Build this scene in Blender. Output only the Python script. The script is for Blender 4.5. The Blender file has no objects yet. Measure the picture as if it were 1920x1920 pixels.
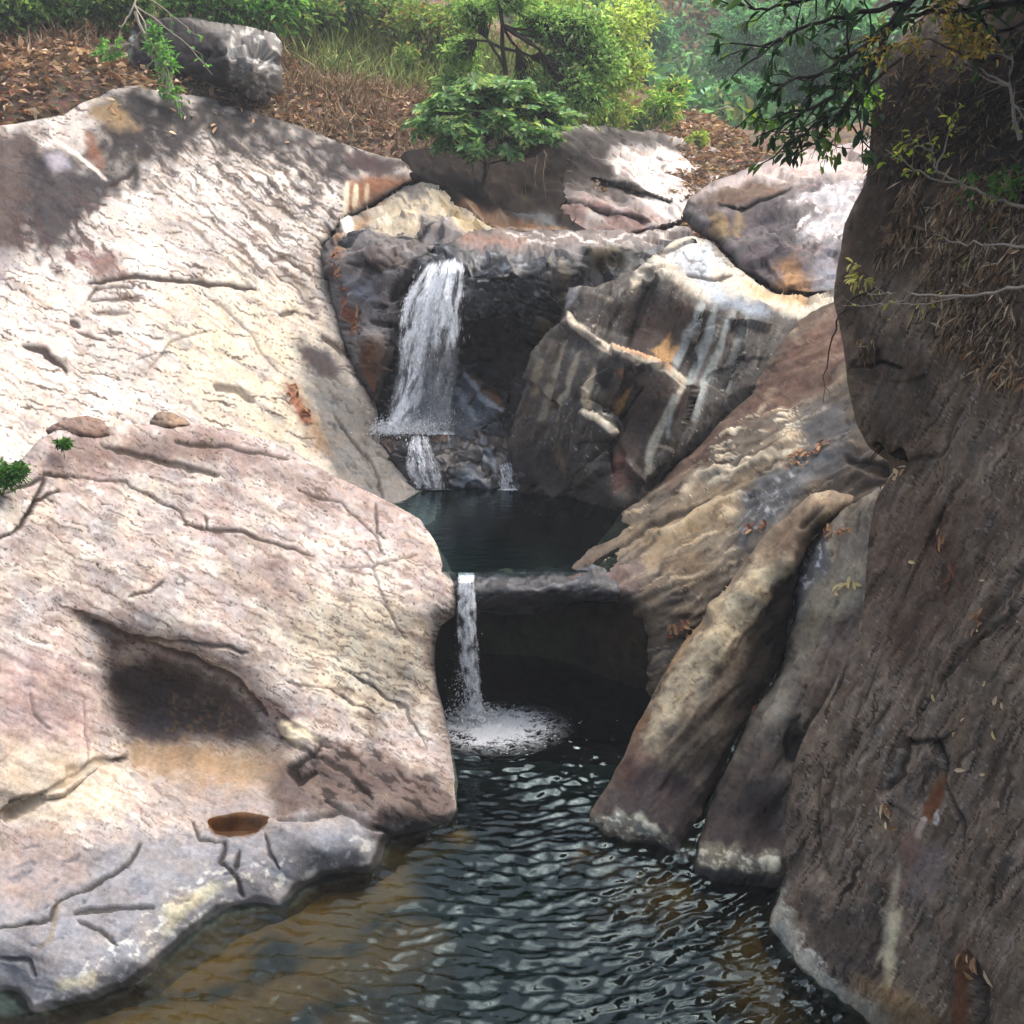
import bpy, math, random
import numpy as np
R = math.radians
rng = np.random.default_rng(7)
random.seed(7)
SC = bpy.context.scene
COL = SC.collection

# ------------------------------------------------------------------ camera, sky, sun, exposure
F_PX, PITCH, CAM_Z = 1968.0, R(14.5), 5.0
cam_d = bpy.data.cameras.new('camera'); cam = bpy.data.objects.new('camera', cam_d); COL.objects.link(cam)
cam_d.sensor_width = 36.0; cam_d.sensor_fit = 'HORIZONTAL'; cam_d.lens = 36.0 * F_PX / 1920.0
cam_d.clip_start = 0.05; cam_d.clip_end = 2000.0
cam.location = (0, 0, CAM_Z); cam.rotation_euler = (R(90) - PITCH, 0, 0)
SC.camera = cam

SUN_EL, SUN_AZ = R(63), R(62)          # azimuth measured clockwise from +Y (the view direction)
world = bpy.data.worlds.new('World'); SC.world = world; world.use_nodes = True
wn = world.node_tree; wn.nodes.clear()
sky = wn.nodes.new('ShaderNodeTexSky'); sky.sky_type = 'NISHITA'; sky.sun_disc = False
sky.sun_elevation = SUN_EL; sky.sun_rotation = SUN_AZ
sky.air_density = 1.0; sky.dust_density = 7.0; sky.ozone_density = 1.0
hs = wn.nodes.new('ShaderNodeHueSaturation'); hs.inputs['Saturation'].default_value = 0.8
bg = wn.nodes.new('ShaderNodeBackground'); bg.inputs['Strength'].default_value = 0.15
wo = wn.nodes.new('ShaderNodeOutputWorld')
wn.links.new(sky.outputs[0], hs.inputs['Color']); wn.links.new(hs.outputs[0], bg.inputs['Color'])
wn.links.new(bg.outputs[0], wo.inputs['Surface'])
sun_d = bpy.data.lights.new('sun', 'SUN'); sun = bpy.data.objects.new('sun', sun_d); COL.objects.link(sun)
sun_d.energy = 1.2; sun_d.angle = R(60); sun_d.color = (0.985, 0.995, 1.0)
sd = np.array([math.sin(SUN_AZ) * math.cos(SUN_EL), math.cos(SUN_AZ) * math.cos(SUN_EL), math.sin(SUN_EL)])
from mathutils import Vector
sun.rotation_euler = Vector(sd).to_track_quat('Z', 'Y').to_euler()
SC.view_settings.view_transform = 'Standard'; SC.view_settings.look = 'None'
SC.view_settings.gamma = 1.0; SC.view_settings.exposure = 1.15; SC.view_settings.use_curve_mapping = False
SC.render.engine = 'CYCLES'
cy = SC.cycles
cy.use_denoising = True; cy.use_adaptive_sampling = True; cy.adaptive_threshold = 0.03; cy.max_bounces = 5; cy.diffuse_bounces = 2; cy.glossy_bounces = 3
cy.transparent_max_bounces = 24; cy.transmission_bounces = 4; cy.volume_bounces = 0
cy.caustics_reflective = False; cy.caustics_refractive = False

# ------------------------------------------------------------------ maths helpers
CP, SP = math.cos(PITCH), math.sin(PITCH)
def ray(px, py):
    """direction (x, y, z) whose component along the camera axis is 1"""
    px = np.asarray(px, float); py = np.asarray(py, float)
    x = (px - 960.0) / F_PX; u = (960.0 - py) / F_PX
    return x, CP + u * SP, -SP + u * CP
def world_t(px, py, t):
    x, y, z = ray(px, py)
    return np.stack([x * t, y * t, CAM_Z + z * t], -1)
def at_y(px, py, Y):
    x, y, z = ray(px, py); t = Y / y
    return np.array([float(x * t), float(Y), float(CAM_Z + z * t)])
def Zp(px, py, z):
    """control point on the level z (returns px, py, Y)"""
    x, y, dz = ray(px, py)
    return (px, py, float((z - CAM_Z) / dz * y))
def lin(h):
    h = h.lstrip('#'); c = np.array([int(h[i:i+2], 16) / 255.0 for i in (0, 2, 4)])
    return np.where(c <= 0.04045, c / 12.92, ((c + 0.055) / 1.055) ** 2.4)

_perm = np.random.default_rng(11).integers(0, 2**31, 4096)
_p12 = (_perm & 4095).astype(np.int32)
def _hash(ix, iy, iz):
    return _perm[(ix + _perm[(iy + _perm[iz & 4095]) & 4095]) & 4095]
_G = np.random.default_rng(5).normal(size=(4096, 3)); _G /= np.linalg.norm(_G, axis=1)[:, None]
_GX, _GY, _GZ = [np.ascontiguousarray(_G[:, k].astype(np.float32)) for k in range(3)]
def noise(p):
    """gradient noise about -1..1, p (...,3); a constant third column makes it 2-D and cheaper"""
    p = np.asarray(p); x, y, z = [np.ascontiguousarray(p[..., k], np.float32) for k in range(3)]
    fx, fy, fz = np.floor(x), np.floor(y), np.floor(z)
    ix, iy, iz = fx.astype(np.int32), fy.astype(np.int32), fz.astype(np.int32)
    x, y, z = x - fx, y - fy, z - fz
    wx, wy, wz = [f * f * f * (f * (f * 6 - 15) + 10) for f in (x, y, z)]
    flat = z.size and z.flat[0] == 0 and not z.any()
    def lay(c):
        hz = _p12[(iz + c) & 4095]; zz = z - c; r = []
        for b in (0, 1):
            hy = _p12[(iy + b + hz) & 4095]; yy = y - b; q = []
            for a in (0, 1):
                h = _p12[(ix + a + hy) & 4095]
                q.append(_GX[h] * (x - a) + _GY[h] * yy + _GZ[h] * zz)
            r.append(q[0] + wx * (q[1] - q[0]))
        return r[0] + wy * (r[1] - r[0])
    l0 = lay(0)
    return (l0 if flat else l0 + wz * (lay(1) - l0)) * 1.6
def _nxt(p, lac, off):
    z = p[..., 2]; q = p * lac + off
    if z.size and z.flat[0] == z.flat[-1] and (z == z.flat[0]).all(): q[..., 2] = np.floor(z.flat[0]) + 31.0
    return q
def fbm(p, octv=4, gain=0.5, lac=2.03):
    a, s, o = 1.0, 0.0, 0.0
    p = np.asarray(p, float)
    for k in range(octv):
        o = o + a * noise(p); s += a; a *= gain; p = _nxt(p, lac, 17.3)
    return o / s * 1.35
def ridged(p, octv=4):
    a, s, o = 1.0, 0.0, 0.0
    p = np.asarray(p, float)
    for k in range(octv):
        o = o + a * (1 - 2 * np.abs(noise(p))); s += a; a *= 0.5; p = _nxt(p, 2.1, 9.1)
    return o / s
def sstep(a, b, x):
    t = np.clip((x - a) / (b - a), 0, 1); return t * t * (3 - 2 * t)

def seg_dist(P, pts, closed=False):
    """unsigned distance to a polyline, signed side of nearest segment, running parameter 0..1"""
    pts = np.asarray(pts, float)
    n = len(pts); best = np.full(len(P), 1e18); side = np.zeros(len(P)); par = np.zeros(len(P)); near = np.zeros((len(P), 2))
    rngk = range(n if closed else n - 1); m = max(1, n if closed else n - 1)
    for k in rngk:
        a = pts[k][:2]; b = pts[(k + 1) % n][:2]; d = b - a; L = max((d * d).sum(), 1e-9)
        t = np.clip(((P - a) @ d) / L, 0, 1); q = a + t[:, None] * d
        e = ((P - q) ** 2).sum(1); m_ = e < best
        best = np.where(m_, e, best)
        cr = d[0] * (P[:, 1] - a[1]) - d[1] * (P[:, 0] - a[0])
        side = np.where(m_, np.sign(cr), side); par = np.where(m_, (k + t) / m, par)
        near[m_] = q[m_]
    return np.sqrt(best), side, par, near
def inside(P, poly):
    x, y = P[:, 0], P[:, 1]; c = np.zeros(len(P), bool); n = len(poly)
    for k in range(n):
        x0, y0 = poly[k][0], poly[k][1]; x1, y1 = poly[(k + 1) % n][0], poly[(k + 1) % n][1]
        if y0 == y1: continue
        c ^= ((y0 > y) != (y1 > y)) & (x < (x1 - x0) * (y - y0) / (y1 - y0) + x0)
    return c
def sdist(P, poly):
    d, _, par, near = seg_dist(P, poly, True)
    return np.where(inside(P, poly), d, -d), par, near
class TPS:
    def __init__(s, xy, v, smooth=1e-4, scale=None):
        xy = np.asarray(xy, float); v = np.asarray(v, float)
        s.c = xy.mean(0); s.s = scale or xy.std()
        s.p = (xy - s.c) / s.s; n = len(v)
        K = s.k(s.p, s.p) + np.eye(n) * smooth
        Pm = np.c_[np.ones(n), s.p]
        A = np.block([[K, Pm], [Pm.T, np.zeros((3, 3))]])
        s.w = np.linalg.solve(A, np.r_[v, 0, 0, 0])
    def k(s, a, b):
        r2 = ((a[:, None, :] - b[None, :, :]) ** 2).sum(-1)
        return np.where(r2 > 1e-12, 0.5 * r2 * np.log(np.maximum(r2, 1e-12)), 0.0)
    def __call__(s, xy):
        xy = (np.asarray(xy, float) - s.c) / s.s; out = np.empty(len(xy))
        for i in range(0, len(xy), 20000):
            q = xy[i:i+20000]
            out[i:i+20000] = s.k(q, s.p) @ s.w[:-3] + s.w[-3] + q @ s.w[-2:]
        return out

# ------------------------------------------------------------------ mesh / object helpers
def mesh_obj(name, V, Fq, mat, parent=None, smooth=True, cols=None, attrs=None):
    me = bpy.data.meshes.new(name)
    V = np.asarray(V, np.float32); Fq = np.asarray(Fq, np.int32); k = Fq.shape[1]
    me.vertices.add(len(V)); me.vertices.foreach_set('co', V.ravel())
    me.loops.add(Fq.size); me.loops.foreach_set('vertex_index', Fq.ravel())
    me.polygons.add(len(Fq)); me.polygons.foreach_set('loop_start', np.arange(0, Fq.size, k, dtype=np.int32))
    me.polygons.foreach_set('use_smooth', np.full(len(Fq), smooth))
    me.update(calc_edges=True); me.validate()
    if cols is not None:
        a = me.color_attributes.new('Col', 'FLOAT_COLOR', 'POINT')
        a.data.foreach_set('color', np.c_[cols, np.ones(len(cols))].astype(np.float32).ravel())
    for n_, v in (attrs or {}).items():
        a = me.attributes.new(n_, 'FLOAT', 'POINT'); a.data.foreach_set('value', np.asarray(v, np.float32))
    if mat: me.materials.append(mat)
    o = bpy.data.objects.new(name, me); COL.objects.link(o)
    if parent: o.parent = parent
    return o
def tag(o, label=None, cat=None, group=None, kind=None):
    if label: o['label'] = label
    if cat: o['category'] = cat
    if group: o['group'] = group
    if kind: o['kind'] = kind
    return o
def empty(name, loc, label=None, cat=None, group=None):
    o = bpy.data.objects.new(name, None); o.location = loc; COL.objects.link(o); o.empty_display_size = 0.2
    return tag(o, label, cat, group)
def attach(o, root):
    """parent a mesh whose vertices are in world space to an Empty at the thing's base"""
    o.parent = root; o.matrix_parent_inverse.identity(); o.location = -Vector(root.location)
    return o

class NT:
    def __init__(s, name):
        s.m = bpy.data.materials.new(name); s.m.use_nodes = True; s.t = s.m.node_tree; s.t.nodes.clear()
        s.out = s.t.nodes.new('ShaderNodeOutputMaterial')
    def n(s, kind, **kw):
        nd = s.t.nodes.new('ShaderNode' + kind)
        for k, v in kw.items():
            if k.startswith('i_'):
                key = k[2:]; key = int(key) if key.isdigit() else key.replace('_', ' ')
                nd.inputs[key].default_value = v
            else: setattr(nd, k, v)
        return nd
    def l(s, a, b): s.t.links.new(a, b)
    def math(s, op, a, b=None, clamp=False):
        nd = s.n('Math', operation=op, use_clamp=clamp)
        for i, v in enumerate((a, b)):
            if v is None: continue
            if isinstance(v, (int, float)): nd.inputs[i].default_value = v
            else: s.l(v, nd.inputs[i])
        return nd.outputs[0]
    def mix(s, f, a, b, blend='MIX'):
        nd = s.n('Mix', data_type='RGBA', blend_type=blend)
        for i, v in ((0, f), (6, a), (7, b)):
            if isinstance(v, (int, float)): nd.inputs[i].default_value = v
            elif isinstance(v, tuple): nd.inputs[i].default_value = v if len(v) == 4 else v + (1,)
            else: s.l(v, nd.inputs[i])
        return nd.outputs[2]

def rock_material():
    g = NT('weathered_rock')
    co = g.n('TexCoord').outputs['Object']
    col = g.n('Attribute', attribute_name='Col').outputs['Color']
    wet = g.n('Attribute', attribute_name='wet').outputs['Fac']
    n1 = g.n('TexNoise', i_Scale=22.0, i_Detail=8.0, i_Roughness=0.68); g.l(co, n1.inputs['Vector'])
    n2 = g.n('TexNoise', i_Scale=95.0, i_Detail=4.0, i_Roughness=0.6); g.l(co, n2.inputs['Vector'])
    n3 = g.n('TexNoise', i_Scale=5.0, i_Detail=6.0, i_Roughness=0.6); g.l(co, n3.inputs['Vector'])
    v = g.math('MULTIPLY_ADD', n1.outputs['Fac'], 0.95); g.t.nodes[-1].inputs[2].default_value = 0.53
    v2 = g.math('MULTIPLY_ADD', n2.outputs['Fac'], 0.6); g.t.nodes[-1].inputs[2].default_value = 0.70
    vv = g.math('MULTIPLY', v, v2)
    c1 = g.mix(1.0, col, vv, 'MULTIPLY')
    # warm / cool mineral drift
    cr = g.n('ValToRGB'); cr.color_ramp.elements[0].position = 0.35; cr.color_ramp.elements[1].position = 0.68
    cr.color_ramp.elements[0].color = (1.06, 0.99, 0.93, 1); cr.color_ramp.elements[1].color = (0.93, 0.99, 1.06, 1)
    g.l(n3.outputs['Fac'], cr.inputs[0])
    c2 = g.mix(1.0, c1, cr.outputs[0], 'MULTIPLY')
    b = g.n('BsdfPrincipled'); g.l(c2, b.inputs['Base Color'])
    ro = g.math('MULTIPLY_ADD', wet, -0.62); g.t.nodes[-1].inputs[2].default_value = 0.88
    ro2 = g.math('ADD', ro, g.math('MULTIPLY', g.math('SUBTRACT', n1.outputs['Fac'], 0.5), 0.25), True)
    g.l(ro2, b.inputs['Roughness'])
    sp = g.math('MULTIPLY_ADD', wet, 0.55); g.t.nodes[-1].inputs[2].default_value = 0.08; g.l(sp, b.inputs['Specular IOR Level'])
    h = g.math('ADD', g.math('MULTIPLY', n1.outputs['Fac'], 1.0), g.math('MULTIPLY', n2.outputs['Fac'], 0.35))
    bp = g.n('Bump', i_Strength=0.14, i_Distance=0.02); g.l(h, bp.inputs['Height']); g.l(bp.outputs[0], b.inputs['Normal'])
    g.l(b.outputs[0], g.out.inputs[0])
    return g.m
ROCK = rock_material()

# ------------------------------------------------------------------ rock patches
# every rock: outline traced on the photograph + depth control points, turned into world positions
def L(color, pts, r, soft=3, op=1.0, nz=4, d=0.0, wet=None, taper=True):
    return dict(k='L', c=color, p=pts, r=r, s=soft, o=op, n=nz, d=d, w=wet, t=taper)
def A(color, pts, soft=15, op=1.0, nz=14, d=0.0, wet=None):
    return dict(k='A', c=color, p=pts, s=soft, o=op, n=nz, d=d, w=wet)
def M(color, sx, sy, ang, thr=0.25, soft=0.15, op=1.0, d=0.0, seed=0, wet=None, area=None, asoft=40):
    return dict(k='M', c=color, sx=sx, sy=sy, a=ang, th=thr, s=soft, o=op, d=d, seed=seed, w=wet, area=area, asoft=asoft)
PATCH = {}
def unit_(v): return v / (np.linalg.norm(v, axis=-1, keepdims=True) + 1e-9)
class Patch:
    def __init__(s, name, poly, ctrl, step=3.0, curl=(35, 0.35), rough=(0.05, 1.2), strata=None, facets=None,
                 steps=(), base='#888888', paint=(), label='', cat='rock', wet=0.0, thick=1.2, smooth_tps=1e-4, parent=None, key=None, speck=.7, sdir=(25, 22, 7), crag=.25):
        s.speck = speck; s.sdir = sdir; s.crag = crag
        s.name = name; s.poly = [(p[0], p[1]) for p in poly]; s.pw = np.array([p[2] if len(p) > 2 else 1.0 for p in poly])
        ctrl = np.array(ctrl, float); x, y, z = ray(ctrl[:, 0], ctrl[:, 1]); t = ctrl[:, 2] / y
        s.f = TPS(ctrl[:, :2], 1.0 / t, smooth_tps)
        s.step, s.curl, s.rough, s.strata, s.facets, s.steps = step, curl, rough, strata, facets, steps
        s.base, s.paint, s.label, s.cat, s.wet, s.thick, s.key = base, paint, label, cat, wet, thick, key or name
        PATCH[s.key] = s
        s.build()
    def depth(s, P, sd=None, par=None):
        t = 1.0 / np.clip(s.f(P), 1 / 80.0, 1 / 2.0)
        if sd is None: sd, par, _ = sdist(P, s.poly)
        Rr, amp = s.curl
        if amp:
            n = len(s.poly); k = np.floor(par * n).astype(int) % n; fr = par * n - np.floor(par * n)
            w = s.pw[k] * (1 - fr) + s.pw[(k + 1) % n] * fr
            e = np.clip(1 - np.maximum(sd, 0) / Rr, 0, 1)
            t = t + amp * w * (1 - np.sqrt(np.maximum(1 - e * e, 0)))
        for (pts, a, soft, fall) in s.steps:
            d, side, pr, _ = seg_dist(P, pts)
            q = d * side; endf = sstep(0, 0.12, pr) * sstep(1, 0.88, pr)
            t = t + a * sstep(-soft, soft, q) * np.exp(-np.maximum(d - soft, 0) / fall) * endf
        return t
    def surf(s, px, py):
        """smooth world point(s) and normal(s) of the rock at pixels"""
        P = np.c_[np.atleast_1d(px), np.atleast_1d(py)].astype(float)
        W = world_t(P[:, 0], P[:, 1], s.depth(P)); e = 4.0
        Wx = world_t(P[:, 0] + e, P[:, 1], s.depth(P + [e, 0])); Wy = world_t(P[:, 0], P[:, 1] + e, s.depth(P + [0, e]))
        n = np.cross(Wy - W, Wx - W); n /= np.linalg.norm(n, axis=1)[:, None] + 1e-12
        flip = (n * (W - [0, 0, CAM_Z])).sum(1) > 0; n[flip] *= -1
        return W, n
    def grid(s, st):
        q = np.array(s.poly); x0, y0 = q.min(0) - st; x1, y1 = q.max(0) + st
        X, Y = np.meshgrid(np.arange(x0, x1 + st, st), np.arange(y0, y1 + st, st))
        P = np.c_[X.ravel(), Y.ravel()]; sd, par, near = sdist(P, s.poly)
        keep = sd > 0
        H, W_ = X.shape; kk = keep.reshape(H, W_)
        cell = kk[:-1, :-1] | kk[1:, :-1] | kk[:-1, 1:] | kk[1:, 1:]
        out = ~keep; P[out & (sd > -2.0 * st)] = near[out & (sd > -2.0 * st)]
        use = np.zeros((H, W_), bool)
        for a in (0, 1):
            for b in (0, 1): use[a:H-1+a, b:W_-1+b] |= cell
        idx = -np.ones(H * W_, int); u = use.ravel(); idx[u] = np.arange(u.sum())
        I = np.arange(H * W_).reshape(H, W_)
        Q = np.stack([I[:-1, :-1], I[1:, :-1], I[1:, 1:], I[:-1, 1:]], -1)[cell]
        return P, np.maximum(sd, 0), par, (H, W_), u, idx[Q]
    def build(s):
        P, sd, par, (H, W_), u, Q = s.grid(s.step)
        t = s.depth(P, sd, par); Wd = world_t(P[:, 0], P[:, 1], t)
        # displacement along the smooth normal
        G = Wd.reshape(H, W_, 3); gy = np.gradient(G, axis=0); gx = np.gradient(G, axis=1)
        N = np.cross(gy, gx).reshape(-1, 3); N /= np.linalg.norm(N, axis=1)[:, None] + 1e-12
        fl = (N * (Wd - [0, 0, CAM_Z])).sum(1) > 0; N[fl] *= -1
        Wd = Wd[u]; N = N[u]; P2 = P[u]; sd2 = sd[u]; S = hash(s.key.__len__() * 7919 + int(P2[:, 0].mean())) % 97 * 4.0
        amp, fr = s.rough
        disp = amp * (fbm(Wd * fr + S, 5, 0.45) + s.crag * ridged(Wd * fr * 2.7 + S + 5, 4))
        if s.strata:
            ang, wl, a = s.strata   # long ridges running along pixel angle ang
            ca, sa = math.cos(R(ang)), math.sin(R(ang))
            al = P2[:, 0] * ca + P2[:, 1] * sa; ac = -P2[:, 0] * sa + P2[:, 1] * ca
            ac = ac + 0.35 * wl * fbm(np.c_[P2 / (wl * 3), np.full(len(P2), S)], 3)
            disp += a * fbm(np.c_[al / (wl * 5), ac / wl, np.full(len(P2), S + 3)], 3, 0.42)
        if s.facets:
            size, a = s.facets
            cells = np.random.default_rng(int(S * 10) + 3); wpt = Wd / size
            wpt = wpt + 0.15 * np.stack([fbm(Wd * 2 + k * 9, 2) for k in range(3)], -1)
            b = np.floor(wpt).astype(int); best = np.full(len(wpt), 1e9); val = np.zeros(len(wpt))
            for i in (-1, 0, 1):
                for j in (-1, 0, 1):
                    for k in (-1, 0, 1):
                        h = _hash(b[:, 0] + i, b[:, 1] + j, b[:, 2] + k)
                        c = b + [i, j, k] + np.stack([(h >> 3 & 1023) / 1023.0, (h >> 9 & 1023) / 1023.0, (h >> 15 & 1023) / 1023.0], -1)
                        d = ((wpt - c) ** 2).sum(1); g = _G[h & 4095]
                        v_ = ((wpt - c) * g).sum(1) + 0.5 * ((h >> 5 & 255) / 255.0 - 0.5)
                        mm = d < best; best = np.where(mm, d, best); val = np.where(mm, v_, val)
            disp += a * val * sstep(.08, .35, -(N * unit_(Wd - [0, 0, CAM_Z])).sum(1))
        col = np.tile(lin(s.base), (len(P2), 1)); wet = np.full(len(P2), float(s.wet)); z3 = np.zeros(len(P2))
        w1 = np.c_[fbm(np.c_[P2 / 34.0, z3 + S], 4), fbm(np.c_[P2 / 34.0, z3 + S + 40], 4)]
        for it in s.paint:
            if it['k'] == 'M':
                ca, sa = math.cos(R(it['a'])), math.sin(R(it['a']))
                Pw = P2 + 10 * w1
                al = (Pw[:, 0] * ca + Pw[:, 1] * sa) / it['sx']; ac = (-Pw[:, 0] * sa + Pw[:, 1] * ca) / it['sy']
                m = sstep(it['th'], it['th'] + it['s'], fbm(np.c_[al, ac, z3 + S + it['seed'] * 8.0], 4, 0.55))
                if it['area'] is not None:
                    ds, _, _ = sdist(P2 + 18 * w1, it['area']); m = m * sstep(-it['asoft'], it['asoft'] * 0.3, ds)
            else:
                Pw = P2 + it['n'] * w1
                q = np.array([p[:2] for p in it['p']], float)
                if it['k'] == 'L':
                    lo = q.min(0) - it['r'] - it['s'] - 30; hi = q.max(0) + it['r'] + it['s'] + 30
                    sel = ((Pw > lo) & (Pw < hi)).all(1); m = np.zeros(len(P2))
                    if sel.any():
                        d, _, pr, _ = seg_dist(Pw[sel], q); r = it['r'] * (1.35 if it['d'] > 0 else 1.0)
                        rr = r * (0.35 + 0.65 * np.sqrt(np.clip(4 * pr * (1 - pr), 0, 1))) if it['t'] else r
                        m[sel] = sstep(rr + it['s'], rr - 0.3 * it['s'], d)
                else:
                    ds, _, _ = sdist(Pw, [tuple(p) for p in q]); m = sstep(-it['s'], it['s'], ds)
            m = m * it['o'] if it['d'] == 0 else m
            if it['d']: disp -= it['d'] * (.5 if it['k'] == 'L' and it['d'] > 0 else 1.0) * m; m = m * it['o']
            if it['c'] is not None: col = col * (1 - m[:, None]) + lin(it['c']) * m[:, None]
            if it['w'] is not None: wet = wet * (1 - m) + it['w'] * m
        # grain: light and dark speckle at several sizes
        ka, kx, ky = s.sdir; ca, sa = math.cos(R(ka)), math.sin(R(ka)); Pr = (P2 + 6 * w1) @ np.array([[ca, -sa], [sa, ca]])
        sp = fbm(np.c_[Pr / [kx, ky], z3 + S + 16], 4, .6); pit = sstep(.22, .55, sp); disp -= s.speck * .0012 * pit
        col = col * (1 - s.speck * .60 * pit)[:, None]; lt = sstep(.15, .6, fbm(np.c_[Pr / [kx * 1.4, ky * 1.4], z3 + S + 24], 4, .6)); col = col * (1 + s.speck * .40 * lt)[:, None]
        g1 = fbm(np.c_[P2 / 9.0, z3 + S], 3); g2 = fbm(np.c_[P2 / 45.0, z3 + S + 8], 4)
        col = col * np.clip(1 + 0.22 * g1 + 0.26 * g2, 0.3, 1.6)[:, None]
        lum = np.maximum(col.mean(1), 1e-4); col = np.clip(col * np.minimum((lum / .62) ** .14, 1.1)[:, None], .004, .82)
        V = Wd + N * disp[:, None]
        # coarse back shell so that the rock is a closed, thick body
        Pb, sdb, parb, _, ub, Qb = s.grid(s.step * 6)
        Pb, sdb, parb = Pb[ub], sdb[ub], parb[ub]
        tb = s.depth(Pb, sdb, parb) + 0.12 + s.thick * np.sqrt(np.clip(sdb / (sdb.max() + 1e-6), 0, 1))
        Vb = world_t(Pb[:, 0], Pb[:, 1], tb)
        Vall = np.r_[V, Vb]; Qall = np.r_[Q, Qb[:, ::-1] + len(V)]
        cb = np.tile(lin(s.base) * 0.6, (len(Vb), 1))
        base_pt = Vall[Vall[:, 2].argmin()]
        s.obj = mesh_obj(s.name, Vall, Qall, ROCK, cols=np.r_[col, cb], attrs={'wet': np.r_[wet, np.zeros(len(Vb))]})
        if s.label: tag(s.obj, s.label, s.cat)
        s.V = V; s.P2 = P2
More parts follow.
